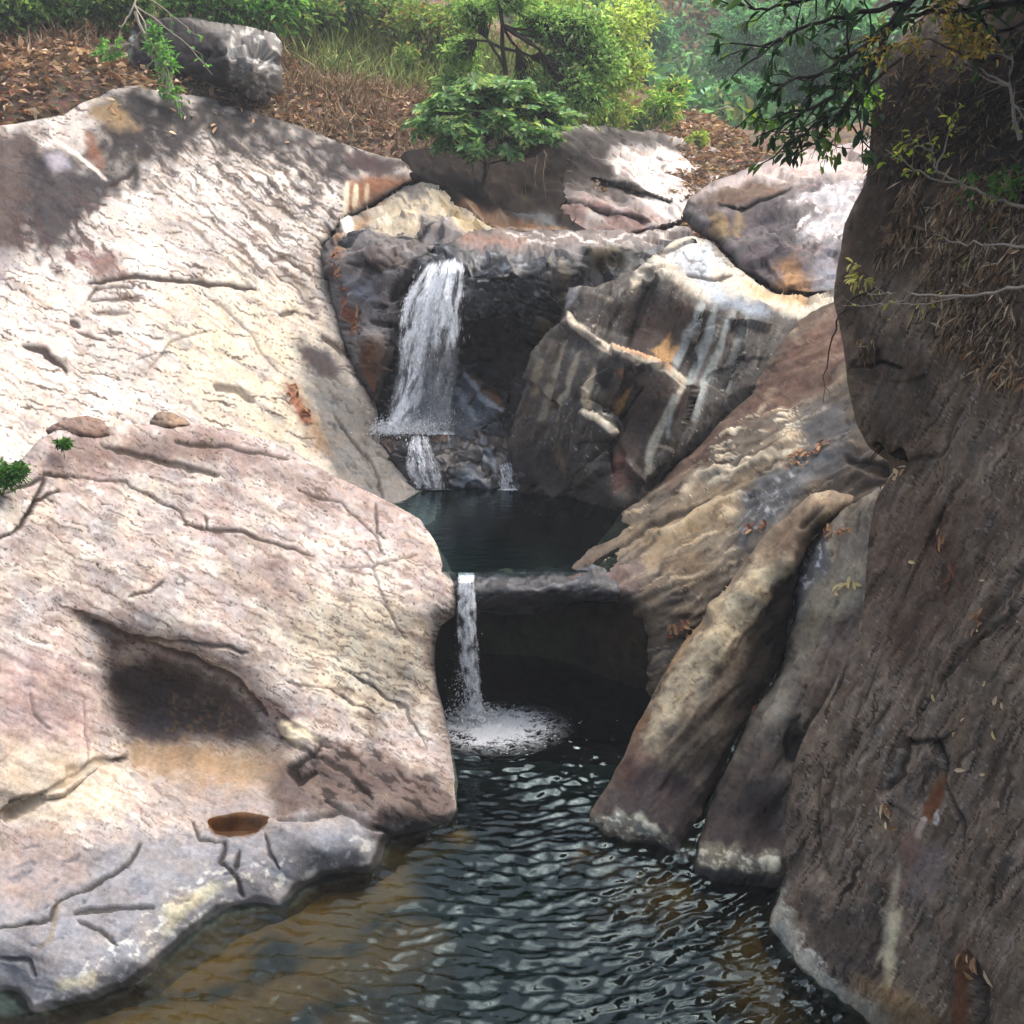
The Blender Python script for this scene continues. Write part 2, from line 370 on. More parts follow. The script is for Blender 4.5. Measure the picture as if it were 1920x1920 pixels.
# ------------------------------------------------------------------ the rocks
Patch('sloping_rock_face', key='slab',
  poly=[(-260,250),(0,238),(60,226),(120,215),(150,195),(190,178),(205,164),(260,160),(330,174),(400,185),(440,200),(520,228),(600,250),
        (640,268),(700,288),(760,302),(800,332),(760,346),(700,380),(640,415),(603,462),(612,510),(628,560),(645,620),(672,690),(700,740),
        (712,815),(745,875),(780,915,.2),(820,945,0),(815,975,0),(740,1010,0),(560,985,0),(300,930,0),(-260,1010,0)],
  ctrl=[(-260,290,15),(0,250,17.2),(150,200,18.8),(230,165,19.7),(400,190,20.6),(600,255,21),(700,290,20.9),(780,325,20.3),
        (-260,450,13.2),(0,450,14.9),(200,400,16.5),(400,380,17.8),(560,380,18.4),(640,410,18.4),(700,375,19.0),(770,340,19.7),
        (-260,640,11.4),(0,620,12.9),(200,600,14.1),(400,600,15.1),(560,600,16.1),(608,500,17.3),(620,600,16.3),
        (0,800,11.6),(200,790,12.7),(400,780,13.7),(560,760,14.7),(640,700,15.4),(690,720,15.3),
        (560,900,13.7),(650,900,13.9),(690,840,14.5),(712,815,14.8),(745,875,14.4),Zp(790,928,1.6),Zp(815,945,1.55),(740,950,13.5),(815,975,13.2),
        (-260,980,9.8),(300,900,12.1),(700,1000,12.9)],
  curl=(45,.5), rough=(.07,.6), strata=(28,44,.022), base='#bab2a8', thick=2.0, sdir=(30,40,6), speck=.28, crag=.06,
  paint=[
    M('#d2cbc0',120,60,20,-.05,.5,.9,seed=1), M('#cbbda6',140,50,30,.2,.4,.6,seed=2), M('#b39c98',90,40,30,.25,.4,.55,seed=21),
    A('#cabd9f',[(300,560),(560,520),(640,650),(660,760),(700,900),(560,880),(400,800),(330,700)],60,.6,40),
    M('#aca199',90,20,28,.0,.35,.6,0,3), M('#85766e',130,9,32,.12,.3,.6,0,4), M('#4a3c37',110,6,16,.27,.12,.85,.003,5), M('#55473f',120,9,38,-.02,.3,.8,0,22,area=[(260,260),(640,300),(640,430),(560,560),(420,480),(300,350)],asoft=60), M('#4b3f3c',14,4,26,.40,.1,.8,0,23),
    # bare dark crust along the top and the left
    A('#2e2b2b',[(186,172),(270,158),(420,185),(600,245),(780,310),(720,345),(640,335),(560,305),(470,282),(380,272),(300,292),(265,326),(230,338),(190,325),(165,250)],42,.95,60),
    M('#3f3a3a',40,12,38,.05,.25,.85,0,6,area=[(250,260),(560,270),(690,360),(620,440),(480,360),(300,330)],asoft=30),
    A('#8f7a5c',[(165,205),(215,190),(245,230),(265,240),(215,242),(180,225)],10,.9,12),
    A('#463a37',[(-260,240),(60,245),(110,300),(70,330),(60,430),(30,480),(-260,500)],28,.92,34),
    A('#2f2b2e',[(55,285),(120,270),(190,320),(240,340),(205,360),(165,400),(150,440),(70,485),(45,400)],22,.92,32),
    A('#9c98a0',[(85,290),(120,280),(132,310),(100,325)],12,.8,10),
    A('#77503c',[(160,240),(180,262),(200,310),(185,318),(160,270)],9,.8,8),
    M('#4a3c3b',50,16,70,.05,.2,.9,0,7,area=[(0,380),(160,360),(210,470),(230,510),(150,520),(40,470)],asoft=25),
    A('#6a4e4a',[(130,470),(200,470),(235,510),(190,520),(140,500)],14,.8,18),
    A('#6d6a70',[(-260,480),(20,470),(40,500),(10,530),(-260,560)],12,.7,15),
    L('#cfc4b8',[(100,255),(150,290),(200,335)],3,3,.8,4), L('#3a2f2b',[(205,345),(240,330),(250,315)],3,3,.9,4,.04),
    # long horizontal fissures
    L('#3a2f2b',[(165,532),(240,520),(330,525),(420,535),(480,540)],3.4,3,.95,5,.07), L('#43362f',[(165,560),(180,540),(250,540)],2,2,.8,4,.04),
    L('#43362f',[(170,560),(220,562),(265,553)],2,2,.8,4,.04), L('#4a3a33',[(175,582),(240,585)],3,3,.7,4,.04),
    L('#3a2f2b',[(45,645),(85,655),(100,670),(125,695)],4,4,.95,5,.07), L('#3a2f2b',[(135,595),(148,610)],5,3,.9,3,.05),
    L('#3a2f2b',[(145,620),(200,635)],2.2,2,.8,4,.04), L('#4a3a33',[(255,675),(292,658)],1.6,2,.7,3,.03),
    L('#4a3a33',[(505,485),(540,480),(560,500)],3,3,.7,5,.04), L('#4a3a33',[(510,500),(560,530),(600,590)],5,6,.45,8,.02),
    L('#5a4a42',[(280,690),(320,640),(390,620)],1.6,2,.6,4,.03), L('#4a3a33',[(380,545),(470,620),(520,700)],1.8,2,.5,6,.03),
    L('#43362f',[(400,725),(450,735),(475,755)],5,5,.75,6,.05), L('#43362f',[(525,590),(550,583)],4,2,.8,3,.05),
    L('#8a8378',[(560,640),(600,690),(640,760),(690,860)],16,14,.5,16),
    # grey lower slope beside the fall
    A('#77736d',[(560,650),(600,640),(650,690),(700,740),(715,820),(830,950),(730,1010),(650,930),(600,850),(575,760)],26,.92,28),
    A('#4a4140',[(560,655),(600,652),(640,690),(632,708),(590,700)],8,.9,10,.02), M('#55524f',40,9,52,.2,.2,.7,.02,8,area=[(560,650),(700,740),(820,940),(650,930)],asoft=20),
    A('#8f7355',[(530,720),(555,715),(600,800),(620,850),(590,850)],12,.7,14), L('#9c5238',[(540,725),(560,765),(575,795)],6,4,.6,5),
    L('#3b312c',[(605,625),(640,655),(690,672)],4,4,.8,6,.06), L('#45403d',[(640,800),(700,870),(720,940)],2.2,2,.7,6,.04),
    A('#5b4233',[(640,640),(700,660),(705,760),(690,740),(670,690)],12,.85,14,.02),
    # rust and drip streaks under the right end
    A('#8a5836',[(650,345),(700,330),(760,335),(790,335),(760,350),(700,380),(650,400)],12,.85,10), 
    L('#c9ba9c',[(668,348),(664,395)],4,3,.9,2), L('#cdbfa4',[(652,345),(646,400)],4,3,.9,2), L('#c2b190',[(690,345),(685,380)],3,3,.8,2),
    A('#4a3a3a',[(640,275),(700,292),(750,305),(735,325),(690,322),(650,300)],10,.9,12),
  ], label='broad pale sloping rock face with dark crust, left of the tall waterfall')

Patch('large_boulder', key='boulder', step=2.8,
  poly=[(-260,975),(-100,930),(0,897),(40,862),(75,822),(110,806),(190,803),(250,798),(285,800),(330,789),(420,802),(500,824),(560,852),(620,890),(680,922),(740,950),
        (785,975),(812,1010),(838,1052),(856,1090),(858,1125),(850,1155),(828,1172),(816,1205),(815,1250),(820,1290),(832,1330),(842,1380),(853,1430),
        (858,1465,.5),(856,1500,.2),(862,1560,0),(850,1620,0),(770,1660,0),(735,1700,0),(650,1745,0),(570,1800,0),(490,1850,0),(410,1900,0),(330,1960,0),(150,2050,0),(-260,2160,0)],
  ctrl=[(-260,960,7.4),(0,897,8.6),(110,806,9.6),(270,797,10.3),(420,802,10.9),(520,830,11.3),(600,880,11.6),(700,930,11.9),(790,980,11.7),(820,1020,11.2),(850,1075,10.6),
        (856,1120,10.2),(830,1172,10.1),(816,1230,10.0),(822,1300,9.8),(845,1400,9.35),(857,1470,8.95),Zp(850,1535,0),
        (100,950,8.85),(300,950,9.75),(500,950,10.5),(650,1000,10.9),(750,1050,10.7),
        (-260,1150,6.7),(0,1100,7.95),(200,1080,8.85),(400,1100,9.45),(600,1100,9.9),(760,1130,10.0),
        (-260,1350,6.3),(0,1250,7.55),(120,1250,8.0),(120,1150,8.35),
        (230,1175,8.75),(300,1200,8.85),(400,1235,9.0),(500,1310,8.95),(545,1390,8.8),
        (225,1262,8.95),(270,1280,9.25),(330,1295,9.38),(400,1320,9.32),(460,1360,9.1),(205,1320,8.55),(250,1370,8.75),(350,1380,8.95),(450,1400,8.95),(510,1430,8.6),
        (450,1180,9.25),(600,1230,9.45),(700,1280,9.5),(600,1350,8.95),(700,1420,9.0),(780,1390,9.25),(790,1250,9.8),
        (300,1450,8.35),(420,1480,8.2),Zp(445,1540,.36),(520,1500,8.05),Zp(560,1535,.42),(640,1500,8.3),Zp(740,1520,.28),(640,1450,8.6),(600,1430,8.5),
        Zp(700,1548,.22),Zp(725,1570,0),(100,1400,7.6),(0,1450,7.1),(-260,1550,6.0),Zp(200,1500,.68),Zp(0,1600,.62),Zp(100,1650,.42),Zp(300,1600,.38),Zp(600,1580,.30),
        Zp(200,1750,.26),Zp(0,1780,.28),Zp(380,1640,.27),Zp(110,1835,.2),Zp(560,1615,.22),Zp(670,1590,.22),Zp(440,1645,.2),Zp(330,1715,.2),Zp(250,1800,.2),
        Zp(703,1628,0),Zp(655,1632,0),Zp(600,1642,0),Zp(555,1665,0),Zp(525,1700,-.02),Zp(480,1692,0),Zp(410,1707,0),Zp(340,1760,0),Zp(300,1800,0),Zp(230,1852,0),Zp(130,1886,0),Zp(60,1897,0),Zp(28,1862,0),Zp(-60,1880,0),
        Zp(860,1600,-.5),Zp(760,1650,-.4),Zp(650,1720,-.4),Zp(540,1780,-.4),Zp(420,1860,-.4),Zp(300,1930,-.4),Zp(100,2000,-.5),Zp(-200,2050,-.5),Zp(-200,1900,.1)],
  curl=(38,.45), rough=(.05,.8), strata=(24,34,.016), base='#aea39d', thick=1.6, sdir=(24,34,6), speck=.3, crag=.06,
  steps=[([(120,1140),(180,1160),(240,1195),(330,1212),(420,1262),(480,1315),(520,1350),(560,1400)],.10,8,60),
         ([(505,1530),(580,1535),(640,1522),(700,1552),(725,1560)],-.10,6,60),
         ([(0,1535),(60,1500),(120,1490),(180,1435),(250,1418)],.08,5,40),
         ([(20,1745),(100,1690),(110,1680),(170,1665),(240,1625)],-.06,4,40)],
  paint=[
    M('#c2b9ac',130,60,20,-.1,.4,.85,seed=1), M('#a8948f',120,50,25,.15,.4,.7,seed=2), M('#857670',70,22,22,.22,.25,.65,seed=9),
    M('#d0c8bc',46,18,24,.18,.25,.75,seed=12),
    A('#c2b8a0',[(560,1120),(700,1100),(800,1150),(810,1300),(700,1330),(600,1240)],50,.75,40), A('#cfc6b0',[(480,1160),(640,1180),(740,1300),(700,1360),(600,1300)],35,.7,30),
    A('#7a6660',[(80,830),(330,795),(470,820),(400,870),(250,880),(130,890),(60,900)],26,.8,30), A('#8b7a74',[(350,800),(620,890),(720,950),(600,960),(450,880)],30,.6,25),
    A('#857168',[(430,1060),(540,1040),(590,1110),(520,1150),(450,1120)],30,.55,30), A('#8e7b74',[(620,880),(760,960),(840,1060),(850,1120),(780,1080),(700,990)],26,.5,25),
    M('#8a7a72',90,16,24,.10,.25,.55,0,3), M('#6a5b54',60,7,24,.24,.14,.6,0,4), M('#332a27',10,6,20,.47,.08,.9,.004,10), M('#4a3d36',110,4,26,.33,.08,.7,.002,24),
    M('#6a5a52',24,7,30,.2,.2,.6,.002,11,area=[(560,1000),(860,1080),(850,1500),(600,1420)],asoft=40),
    # cracks
    L('#392f2a',[(0,1012),(45,985),(75,925),(90,885),(130,890)],2.6,3,.9,6,.05), L('#392f2a',[(55,970),(70,940),(115,915)],2.2,2,.9,5,.04),
    L('#392f2a',[(0,920),(60,905),(80,895)],2.4,3,.9,5,.05), L('#443833',[(130,890),(240,905),(340,960),(352,985)],1.8,2,.75,6,.03),
    L('#3c322d',[(190,830),(300,865),(410,890)],3.5,4,.8,6,.05), L('#3c322d',[(330,830),(430,838),(540,860)],2.6,3,.8,6,.05),
    L('#443833',[(345,985),(450,1000),(530,1022),(590,1040)],2.4,3,.85,6,.045), L('#443833',[(385,965),(390,990)],2,2,.8,3,.04),
    L('#443833',[(560,920),(640,940),(700,1000),(720,1040)],1.8,2,.7,6,.035), L('#443833',[(705,945),(708,1000),(722,1012)],1.8,2,.8,4,.035),
    L('#443833',[(240,1120),(280,1110),(310,1085)],1.8,2,.8,4,.03), L('#443833',[(640,1060),(700,1060),(780,1040)],1.8,2,.6,6,.035),
    L('#3c322d',[(640,1250),(700,1290),(760,1330),(800,1400)],1.8,2,.6,8,.035), L('#3c322d',[(540,1280),(620,1290),(700,1340)],1.6,2,.6,8,.03),
    L('#3c322d',[(700,1060),(730,1150),(760,1200)],1.4,2,.55,8,.03),
    L('#3a302b',[(175,1165),(240,1192),(300,1212),(370,1238),(440,1280),(500,1345)],3,4,.7,6,.05), L('#3a302b',[(250,1190),(340,1203),(430,1215),(462,1226)],2.4,3,.7,6,.04),
    # hollow, the shade under its lip painted into notch and bowl
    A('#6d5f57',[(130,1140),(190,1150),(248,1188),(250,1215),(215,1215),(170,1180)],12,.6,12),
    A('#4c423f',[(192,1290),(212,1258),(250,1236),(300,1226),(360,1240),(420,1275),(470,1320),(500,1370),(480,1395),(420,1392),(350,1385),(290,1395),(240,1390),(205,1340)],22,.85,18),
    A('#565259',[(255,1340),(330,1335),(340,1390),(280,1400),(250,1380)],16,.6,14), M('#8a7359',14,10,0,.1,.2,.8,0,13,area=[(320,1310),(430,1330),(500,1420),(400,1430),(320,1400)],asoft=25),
    A('#9a8164',[(230,1400),(330,1390),(470,1410),(530,1450),(480,1480),(350,1470),(250,1440)],22,.85,24), A('#8a807c',[(260,1460),(420,1470),(520,1480),(500,1540),(400,1560),(300,1530)],30,.7,28),
    A('#7b6c5e',[(470,1390),(540,1400),(545,1470),(500,1500)],20,.8,14),
    # shattered purple rock at the boulder's foot
    A('#5f514c',[(520,1430),(640,1400),(760,1430),(850,1470),(855,1540),(720,1555),(640,1525),(505,1535)],22,.85,22), M('#37302e',50,16,30,.05,.2,.85,.006,14,area=[(530,1440),(650,1400),(850,1480),(840,1560),(640,1520)],asoft=20),
    L('#241e1c',[(590,1450),(560,1460),(545,1440),(600,1400)],5,5,.9,6,.07), L('#241e1c',[(520,1535),(590,1530),(640,1521),(700,1550),(730,1560)],3.5,3,.95,4,.07),
    L('#241e1c',[(610,1500),(640,1515)],3,3,.9,4,.05), L('#2a2320',[(520,1380),(560,1400),(640,1440),(700,1500)],3,3,.7,8,.05),
    L('#3c322d',[(520,1340),(580,1380),(620,1400)],4,4,.7,8,.05),
    A('#c9bfa4',[(520,1355),(560,1350),(590,1385),(560,1400),(530,1385)],8,.8,8,-.05),
    A('#6a5138',[(398,1540),(440,1525),(492,1528),(478,1552),(430,1562),(405,1556)],4,.9,4,.07),
    # left shoulder cracks
    L('#2e2622',[(0,1535),(30,1500),(90,1490),(150,1450),(175,1430),(240,1420)],4,4,.9,6,.06), A('#4a3c37',[(20,1500),(85,1488),(80,1510),(10,1540)],6,.9,6,.04), A('#4f4039',[(120,1440),(175,1428),(160,1455),(125,1460)],5,.9,6,.03),
    L('#4a3c37',[(60,1300),(65,1340),(95,1370)],2,2,.7,5,.03), L('#4a3c37',[(155,1310),(165,1430)],1.8,2,.7,5,.03), L('#6b4a42',[(0,1430),(40,1390)],2,2,.6,5),
    A('#b39a96',[(0,1230),(120,1220),(190,1300),(160,1400),(60,1420),(0,1400)],35,.6,30), A('#c6b8a0',[(0,1380),(120,1400),(220,1440),(240,1520),(100,1560),(0,1530)],30,.6,30),
    # grey shelf near the water
    A('#87878a',[(-260,1600),(0,1600),(150,1600),(260,1560),(400,1560),(520,1545),(640,1525),(715,1560),(705,1640),(560,1680),(460,1700),(330,1790),(200,1870),(60,1900),(-260,1950)],30,.93,28),
    A('#a08d84',[(0,1560),(120,1560),(160,1640),(100,1700),(0,1700)],28,.55,30),
    M('#c4c3ba',26,16,-35,.12,.2,.85,0,15,area=[(120,1840),(300,1700),(390,1630),(440,1640),(540,1600),(690,1580),(700,1620),(560,1650),(430,1690),(330,1750),(220,1840),(80,1880)],asoft=18),
    A('#c3bd9f',[(310,1700),(400,1650),(420,1660),(350,1710),(300,1760)],10,.75,16), A('#c9c2a6',[(100,1840),(180,1825),(190,1838),(110,1860)],8,.8,10),
    M('#6d6e76',60,16,-20,.2,.2,.6,.015,16,area=[(0,1600),(500,1560),(400,1680),(100,1820)],asoft=30),
    L('#3b3836',[(0,1740),(70,1730),(95,1720),(105,1690),(115,1685),(170,1665),(240,1620),(265,1580)],2.6,3,.9,5,.05), L('#3b3836',[(140,1710),(175,1705),(290,1700)],3,3,.8,4,.05),
    L('#3b3836',[(145,1725),(190,1745),(220,1770)],2.6,3,.8,5,.05), L('#3b3836',[(420,1575),(415,1610),(440,1640),(455,1680)],3,3,.9,5,.05), L('#3b3836',[(448,1590),(442,1630)],3.4,3,.9,4,.06),
    L('#3b3836',[(495,1560),(505,1600),(525,1630)],2.2,2,.8,4,.04), L('#3b3836',[(360,1540),(375,1570),(420,1574)],2,2,.8,5,.03), L('#7b6a4c',[(70,1780),(95,1760),(110,1690)],5,4,.5,5),
    L('#55524f',[(0,1800),(50,1800),(60,1830)],3,3,.8,4,.05),
    # wet waterline
    L('#2f2d2b',[(860,1530),(720,1572),(700,1630),(655,1634),(600,1644),(555,1664),(525,1702),(480,1690),(410,1706),(340,1758),(300,1800),(230,1850),(130,1884),(60,1894),(28,1862),(0,1862)],9,6,.9,5,0,.9,False),
    A('#6b4c26',[(860,1545),(730,1585),(710,1640),(600,1655),(540,1700),(420,1720),(350,1770),(240,1865),(60,1910),(-260,1890),(-260,2160),(150,2050),(500,1850),(850,1640)],9,.95,8),
  ], label='large pinkish grey boulder with a dark scooped hollow, sloping down into the lower pool')

Patch('cave_back_wall', key='cave', step=5,
  poly=[(770,1080),(1280,1080),(1290,1330),(1230,1400),(800,1400),(760,1300)],
  ctrl=[(770,1090,12.4),(1020,1090,12.6),(1280,1090,12.2),(770,1250,11.9),(1020,1250,12.1),(1280,1250,11.4),(770,1400,11.6),(1020,1400,11.8),(1280,1400,11.2),(1150,1180,11.6),(1200,1180,11.0)],
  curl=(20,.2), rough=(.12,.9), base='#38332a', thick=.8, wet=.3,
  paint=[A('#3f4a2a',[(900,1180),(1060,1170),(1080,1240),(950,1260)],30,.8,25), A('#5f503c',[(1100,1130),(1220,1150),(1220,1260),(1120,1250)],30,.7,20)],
  label='dark mossy back wall of the cave behind the small waterfall')

Patch('rock_sill', key='sill', step=2.5,
  poly=[(835,1066,0),(862,1084,.3),(890,1078,0),(930,1071,0),(1000,1067,0),(1050,1063,0),(1095,1056,0),(1160,1080,0),(1160,1128),(1090,1128),(1040,1134),(1000,1146),(950,1150),(900,1146),(860,1150),(835,1125)],
  ctrl=[(838,1078,10.8),(862,1086,10.6),(890,1079,10.72),(940,1071,10.85),(1000,1067,10.9),(1060,1063,10.9),(1095,1058,10.85),(1150,1080,10.6),
        (870,1100,10.4),(900,1106,10.36),(950,1106,10.34),(1000,1102,10.36),(1050,1098,10.38),(1100,1100,10.36),(1150,1110,10.34),(850,1130,10.5),(900,1140,10.5),(960,1145,10.52),(1020,1138,10.5),(1080,1126,10.42),(1150,1126,10.4)],
  curl=(5,.06), rough=(.03,2.6), strata=(-10,16,.025), base='#3f3e40', thick=.9, wet=.5, crag=.6, sdir=(-10,40,5),
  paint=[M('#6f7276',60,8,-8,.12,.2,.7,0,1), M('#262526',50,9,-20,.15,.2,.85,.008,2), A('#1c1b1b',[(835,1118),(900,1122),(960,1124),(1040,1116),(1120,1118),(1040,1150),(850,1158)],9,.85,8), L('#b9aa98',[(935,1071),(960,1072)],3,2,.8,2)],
  label='low dark rock sill damming the upper pool beside the small waterfall')

Patch('rock_slope', key='slopeD',
  poly=[(1700,540),(1590,556),(1540,575),(1495,605),(1462,648),(1432,700),(1412,738),(1376,768),(1300,848),(1240,900),(1203,930),(1165,965,.2),(1122,1018,.2),(1078,1060,.2),(1048,1086),(1062,1106),
        (1110,1112),(1150,1122),(1185,1138),(1210,1162),(1224,1188),(1222,1230),(1216,1290),(1250,1340),(1400,1320),(1560,1180),(1720,1000),(1780,800)],
  ctrl=[Zp(1165,965,1.6),Zp(1120,1020,1.6),Zp(1078,1060,1.62),(1055,1090,10.5),(1110,1112,10.35),(1150,1122,10.3),(1210,1165,10.2),(1224,1200,10.15),(1218,1260,10.1),(1216,1300,10.1),
        (1150,1060,10.75),(1250,1000,11.1),(1180,1100,10.35),(1250,1120,10.15),(1280,1190,9.95),(1350,900,11.9),(1350,1050,10.45),(1450,1000,10.4),(1450,850,11.6),(1500,760,12.4),(1400,745,13.3),(1300,850,13.1),(1235,905,13.2),
        (1462,648,14.0),(1540,580,14.4),(1590,560,14.4),(1600,700,12.4),(1600,850,10.9),(1550,950,10.4),(1700,900,9.9),(1700,650,12.2),(1420,700,13.8),(1300,1000,10.85),(1400,1180,9.95),(1400,1320,9.8),(1700,1000,9.6)],
  curl=(26,.4), rough=(.05,1.4), strata=(-32,30,.07), base='#6e655a', thick=1.2, sdir=(-33,30,6),
  steps=[([(1110,1060),(1220,985),(1330,930),(1420,900)],.10,10,40),([(1280,760),(1400,760),(1560,740)],-.0,8,40)],
  paint=[
    M('#8a7e6b',110,24,-32,.0,.35,.7,seed=1), M('#4a4038',90,18,-35,.12,.25,.8,.012,2), M('#b5a78e',80,12,-25,.25,.2,.75,-.01,3),
    A('#6b5045',[(1430,700),(1500,610),(1590,560),(1700,560),(1600,680),(1480,760),(1380,800),(1250,920),(1240,900),(1370,770)],22,.7,25),
    A('#937f5e',[(1180,1000),(1300,930),(1420,880),(1400,960),(1300,1020),(1220,1050)],30,.45,25), M('#d0c4aa',70,9,-22,.2,.15,.9,-.015,4,area=[(1370,800),(1470,760),(1540,770),(1500,830),(1380,880),(1290,930)],asoft=22),
    L('#c9bda4',[(1330,905),(1400,870),(1480,850)],5,6,.6,9,-.02), L('#c9bda4',[(1280,920),(1340,880),(1400,880)],4,5,.6,9,-.02), L('#b6a88c',[(1230,1010),(1330,950),(1400,930)],3,4,.6,6,-.02),
    A('#4c4f51',[(1400,920),(1450,880),(1520,850),(1560,850),(1520,900),(1480,960),(1440,1000),(1390,1030),(1380,990)],14,.85,16,0,.6), M('#9a9da0',20,7,-50,.16,.15,.6,0,5,.8,area=[(1400,930),(1480,890),(1500,920),(1450,980),(1390,1010)],asoft=14),
    A('#4f5358',[(1500,770),(1590,750),(1610,850),(1560,900),(1510,880)],20,.7,18), A('#3b3632',[(1480,950),(1530,900),(1620,840),(1680,880),(1620,960)],20,.6,18),
    L('#3a322c',[(1060,1085),(1130,1045),(1220,985),(1330,935)],3,3,.85,6,.05), L('#3a322c',[(1120,1070),(1190,1050),(1240,1000)],2,3,.6,6,.03),
    A('#71605b',[(1060,1090),(1110,1050),(1200,1060),(1190,1120),(1150,1125)],18,.8,16), A('#4a4038',[(1180,1000),(1170,960),(1060,1080),(1110,1060)],12,.6,10),
    A('#8c7f6c',[(1170,1110),(1240,1120),(1260,1180),(1220,1200),(1205,1150)],14,.8,12), L('#3a302a',[(1330,1150),(1370,1120),(1400,1080)],6,6,.7,8,.04), A('#4c4035',[(1230,1150),(1320,1130),(1400,1060),(1390,1110),(1300,1200)],16,.7,16),
    A('#6a5844',[(1250,1040),(1330,1040),(1340,1090),(1260,1100)],22,.6,22), L('#c0b095',[(1260,1085),(1320,1075),(1380,1030)],3,4,.5,6),
    L('#2d2723',[(1590,860),(1640,880),(1690,885)],6,6,.85,6,.08), L('#7b6f60',[(1420,560),(1500,610)],3,3,.5,6),
  ], label='tan streaked rock slope running down to the right side of the upper pool')

Patch('rock_fin', key='fin',
  poly=[(1600,930),(1560,918),(1520,930),(1470,975),(1420,1030),(1370,1088),(1325,1150),(1285,1195),(1255,1245),(1230,1290),(1200,1355),(1165,1430),(1130,1485),(1110,1520,.4),(1098,1560,0),(1095,1620,0),
        (1180,1660,0),(1280,1690,0),(1305,1620,0),(1300,1585),(1322,1530),(1336,1480),(1372,1400),(1410,1332),(1440,1280),(1472,1210),(1486,1130),(1492,1070),(1530,1000),(1600,950)],
  ctrl=[Zp(1108,1548,0),Zp(1180,1574,0),Zp(1255,1594,0),Zp(1290,1612,0),Zp(1098,1620,-.6),Zp(1200,1660,-.6),Zp(1280,1690,-.6),
        Zp(1115,1520,.12),Zp(1190,1530,.22),Zp(1265,1560,.15),
        (1130,1485,8.75),(1165,1430,8.95),(1200,1355,9.15),(1230,1290,9.3),(1285,1195,9.6),(1370,1088,9.85),(1420,1030,10.0),(1520,930,10.2),(1600,930,10.2),
        (1190,1440,8.65),(1260,1340,8.85),(1340,1210,9.15),(1420,1110,9.45),(1475,1055,9.6),(1540,960,9.85),
        (1250,1480,8.45),(1330,1400,8.65),(1400,1270,9.2),(1440,1200,9.5),(1475,1180,9.65),(1488,1100,9.75),(1560,980,9.95),(1320,1500,8.5),(1300,1580,8.1),(1400,1330,9.05),(1350,1440,8.7)],
  curl=(24,.35), rough=(.04,1.6), strata=(-55,26,.05), base='#887a68', thick=.9, sdir=(-52,22,6),
  paint=[
    M('#6a5a48',80,18,-52,.1,.3,.7,.004,1), M('#a99b82',90,14,-52,.1,.25,.7,0,2),
    A('#bfb193',[(1420,1060),(1480,1050),(1470,1080),(1400,1170),(1340,1260),(1290,1330),(1240,1390),(1215,1400),(1230,1330),(1300,1220),(1350,1130)],14,.85,18,-.03), M('#6b5d4c',30,9,-50,.2,.15,.7,.003,3,area=[(1400,1080),(1470,1080),(1300,1320),(1240,1330)],asoft=12),
    A('#3f3834',[(1490,1060),(1492,1130),(1475,1210),(1420,1310),(1380,1380),(1350,1380),(1370,1290),(1410,1190),(1440,1110),(1470,1080)],12,.88,14),
    A('#5d5348',[(1280,1350),(1370,1280),(1380,1390),(1340,1480),(1280,1440)],22,.7,18),
    A('#3f3a3d',[(1100,1560),(1130,1485),(1180,1430),(1250,1430),(1330,1480),(1310,1560),(1290,1620),(1200,1570)],20,.9,18), A('#4c4141',[(1190,1440),(1290,1460),(1280,1540),(1200,1500)],30,.5,30), A('#6d5348',[(1160,1450),(1200,1380),(1215,1420),(1170,1490)],14,.7,12),
    A('#8f8f80',[(1112,1530),(1180,1524),(1230,1548),(1266,1572),(1252,1592),(1200,1570),(1115,1550)],8,.65,26), M('#c2bfab',12,8,20,.1,.15,.8,0,31,area=[(1115,1535),(1190,1528),(1262,1575),(1240,1588),(1120,1550)],asoft=8), A('#c3bfa6',[(1190,1528),(1230,1548),(1258,1575),(1225,1568)],5,.7,6),
    A('#35322e',[(1095,1548),(1180,1570),(1260,1592),(1310,1600),(1300,1700),(1095,1640)],5,.9,5,0,.8),
    L('#a58a62',[(1310,1160),(1270,1220),(1230,1290)],8,8,.6,8), A('#8d6b4e',[(1185,1360),(1215,1330),(1225,1350),(1195,1390)],10,.7,8),
    A('#7c6a58',[(1430,1020),(1520,940),(1570,950),(1500,1030),(1440,1060)],16,.7,14), L('#2c2622',[(1500,990),(1540,950)],5,5,.8,6,.06),
    L('#3f372f',[(1250,1240),(1230,1290),(1225,1310)],5,5,.6,6,.03),
  ], label='tan rock fin with a pale crest and dark foot, standing in the lower pool')

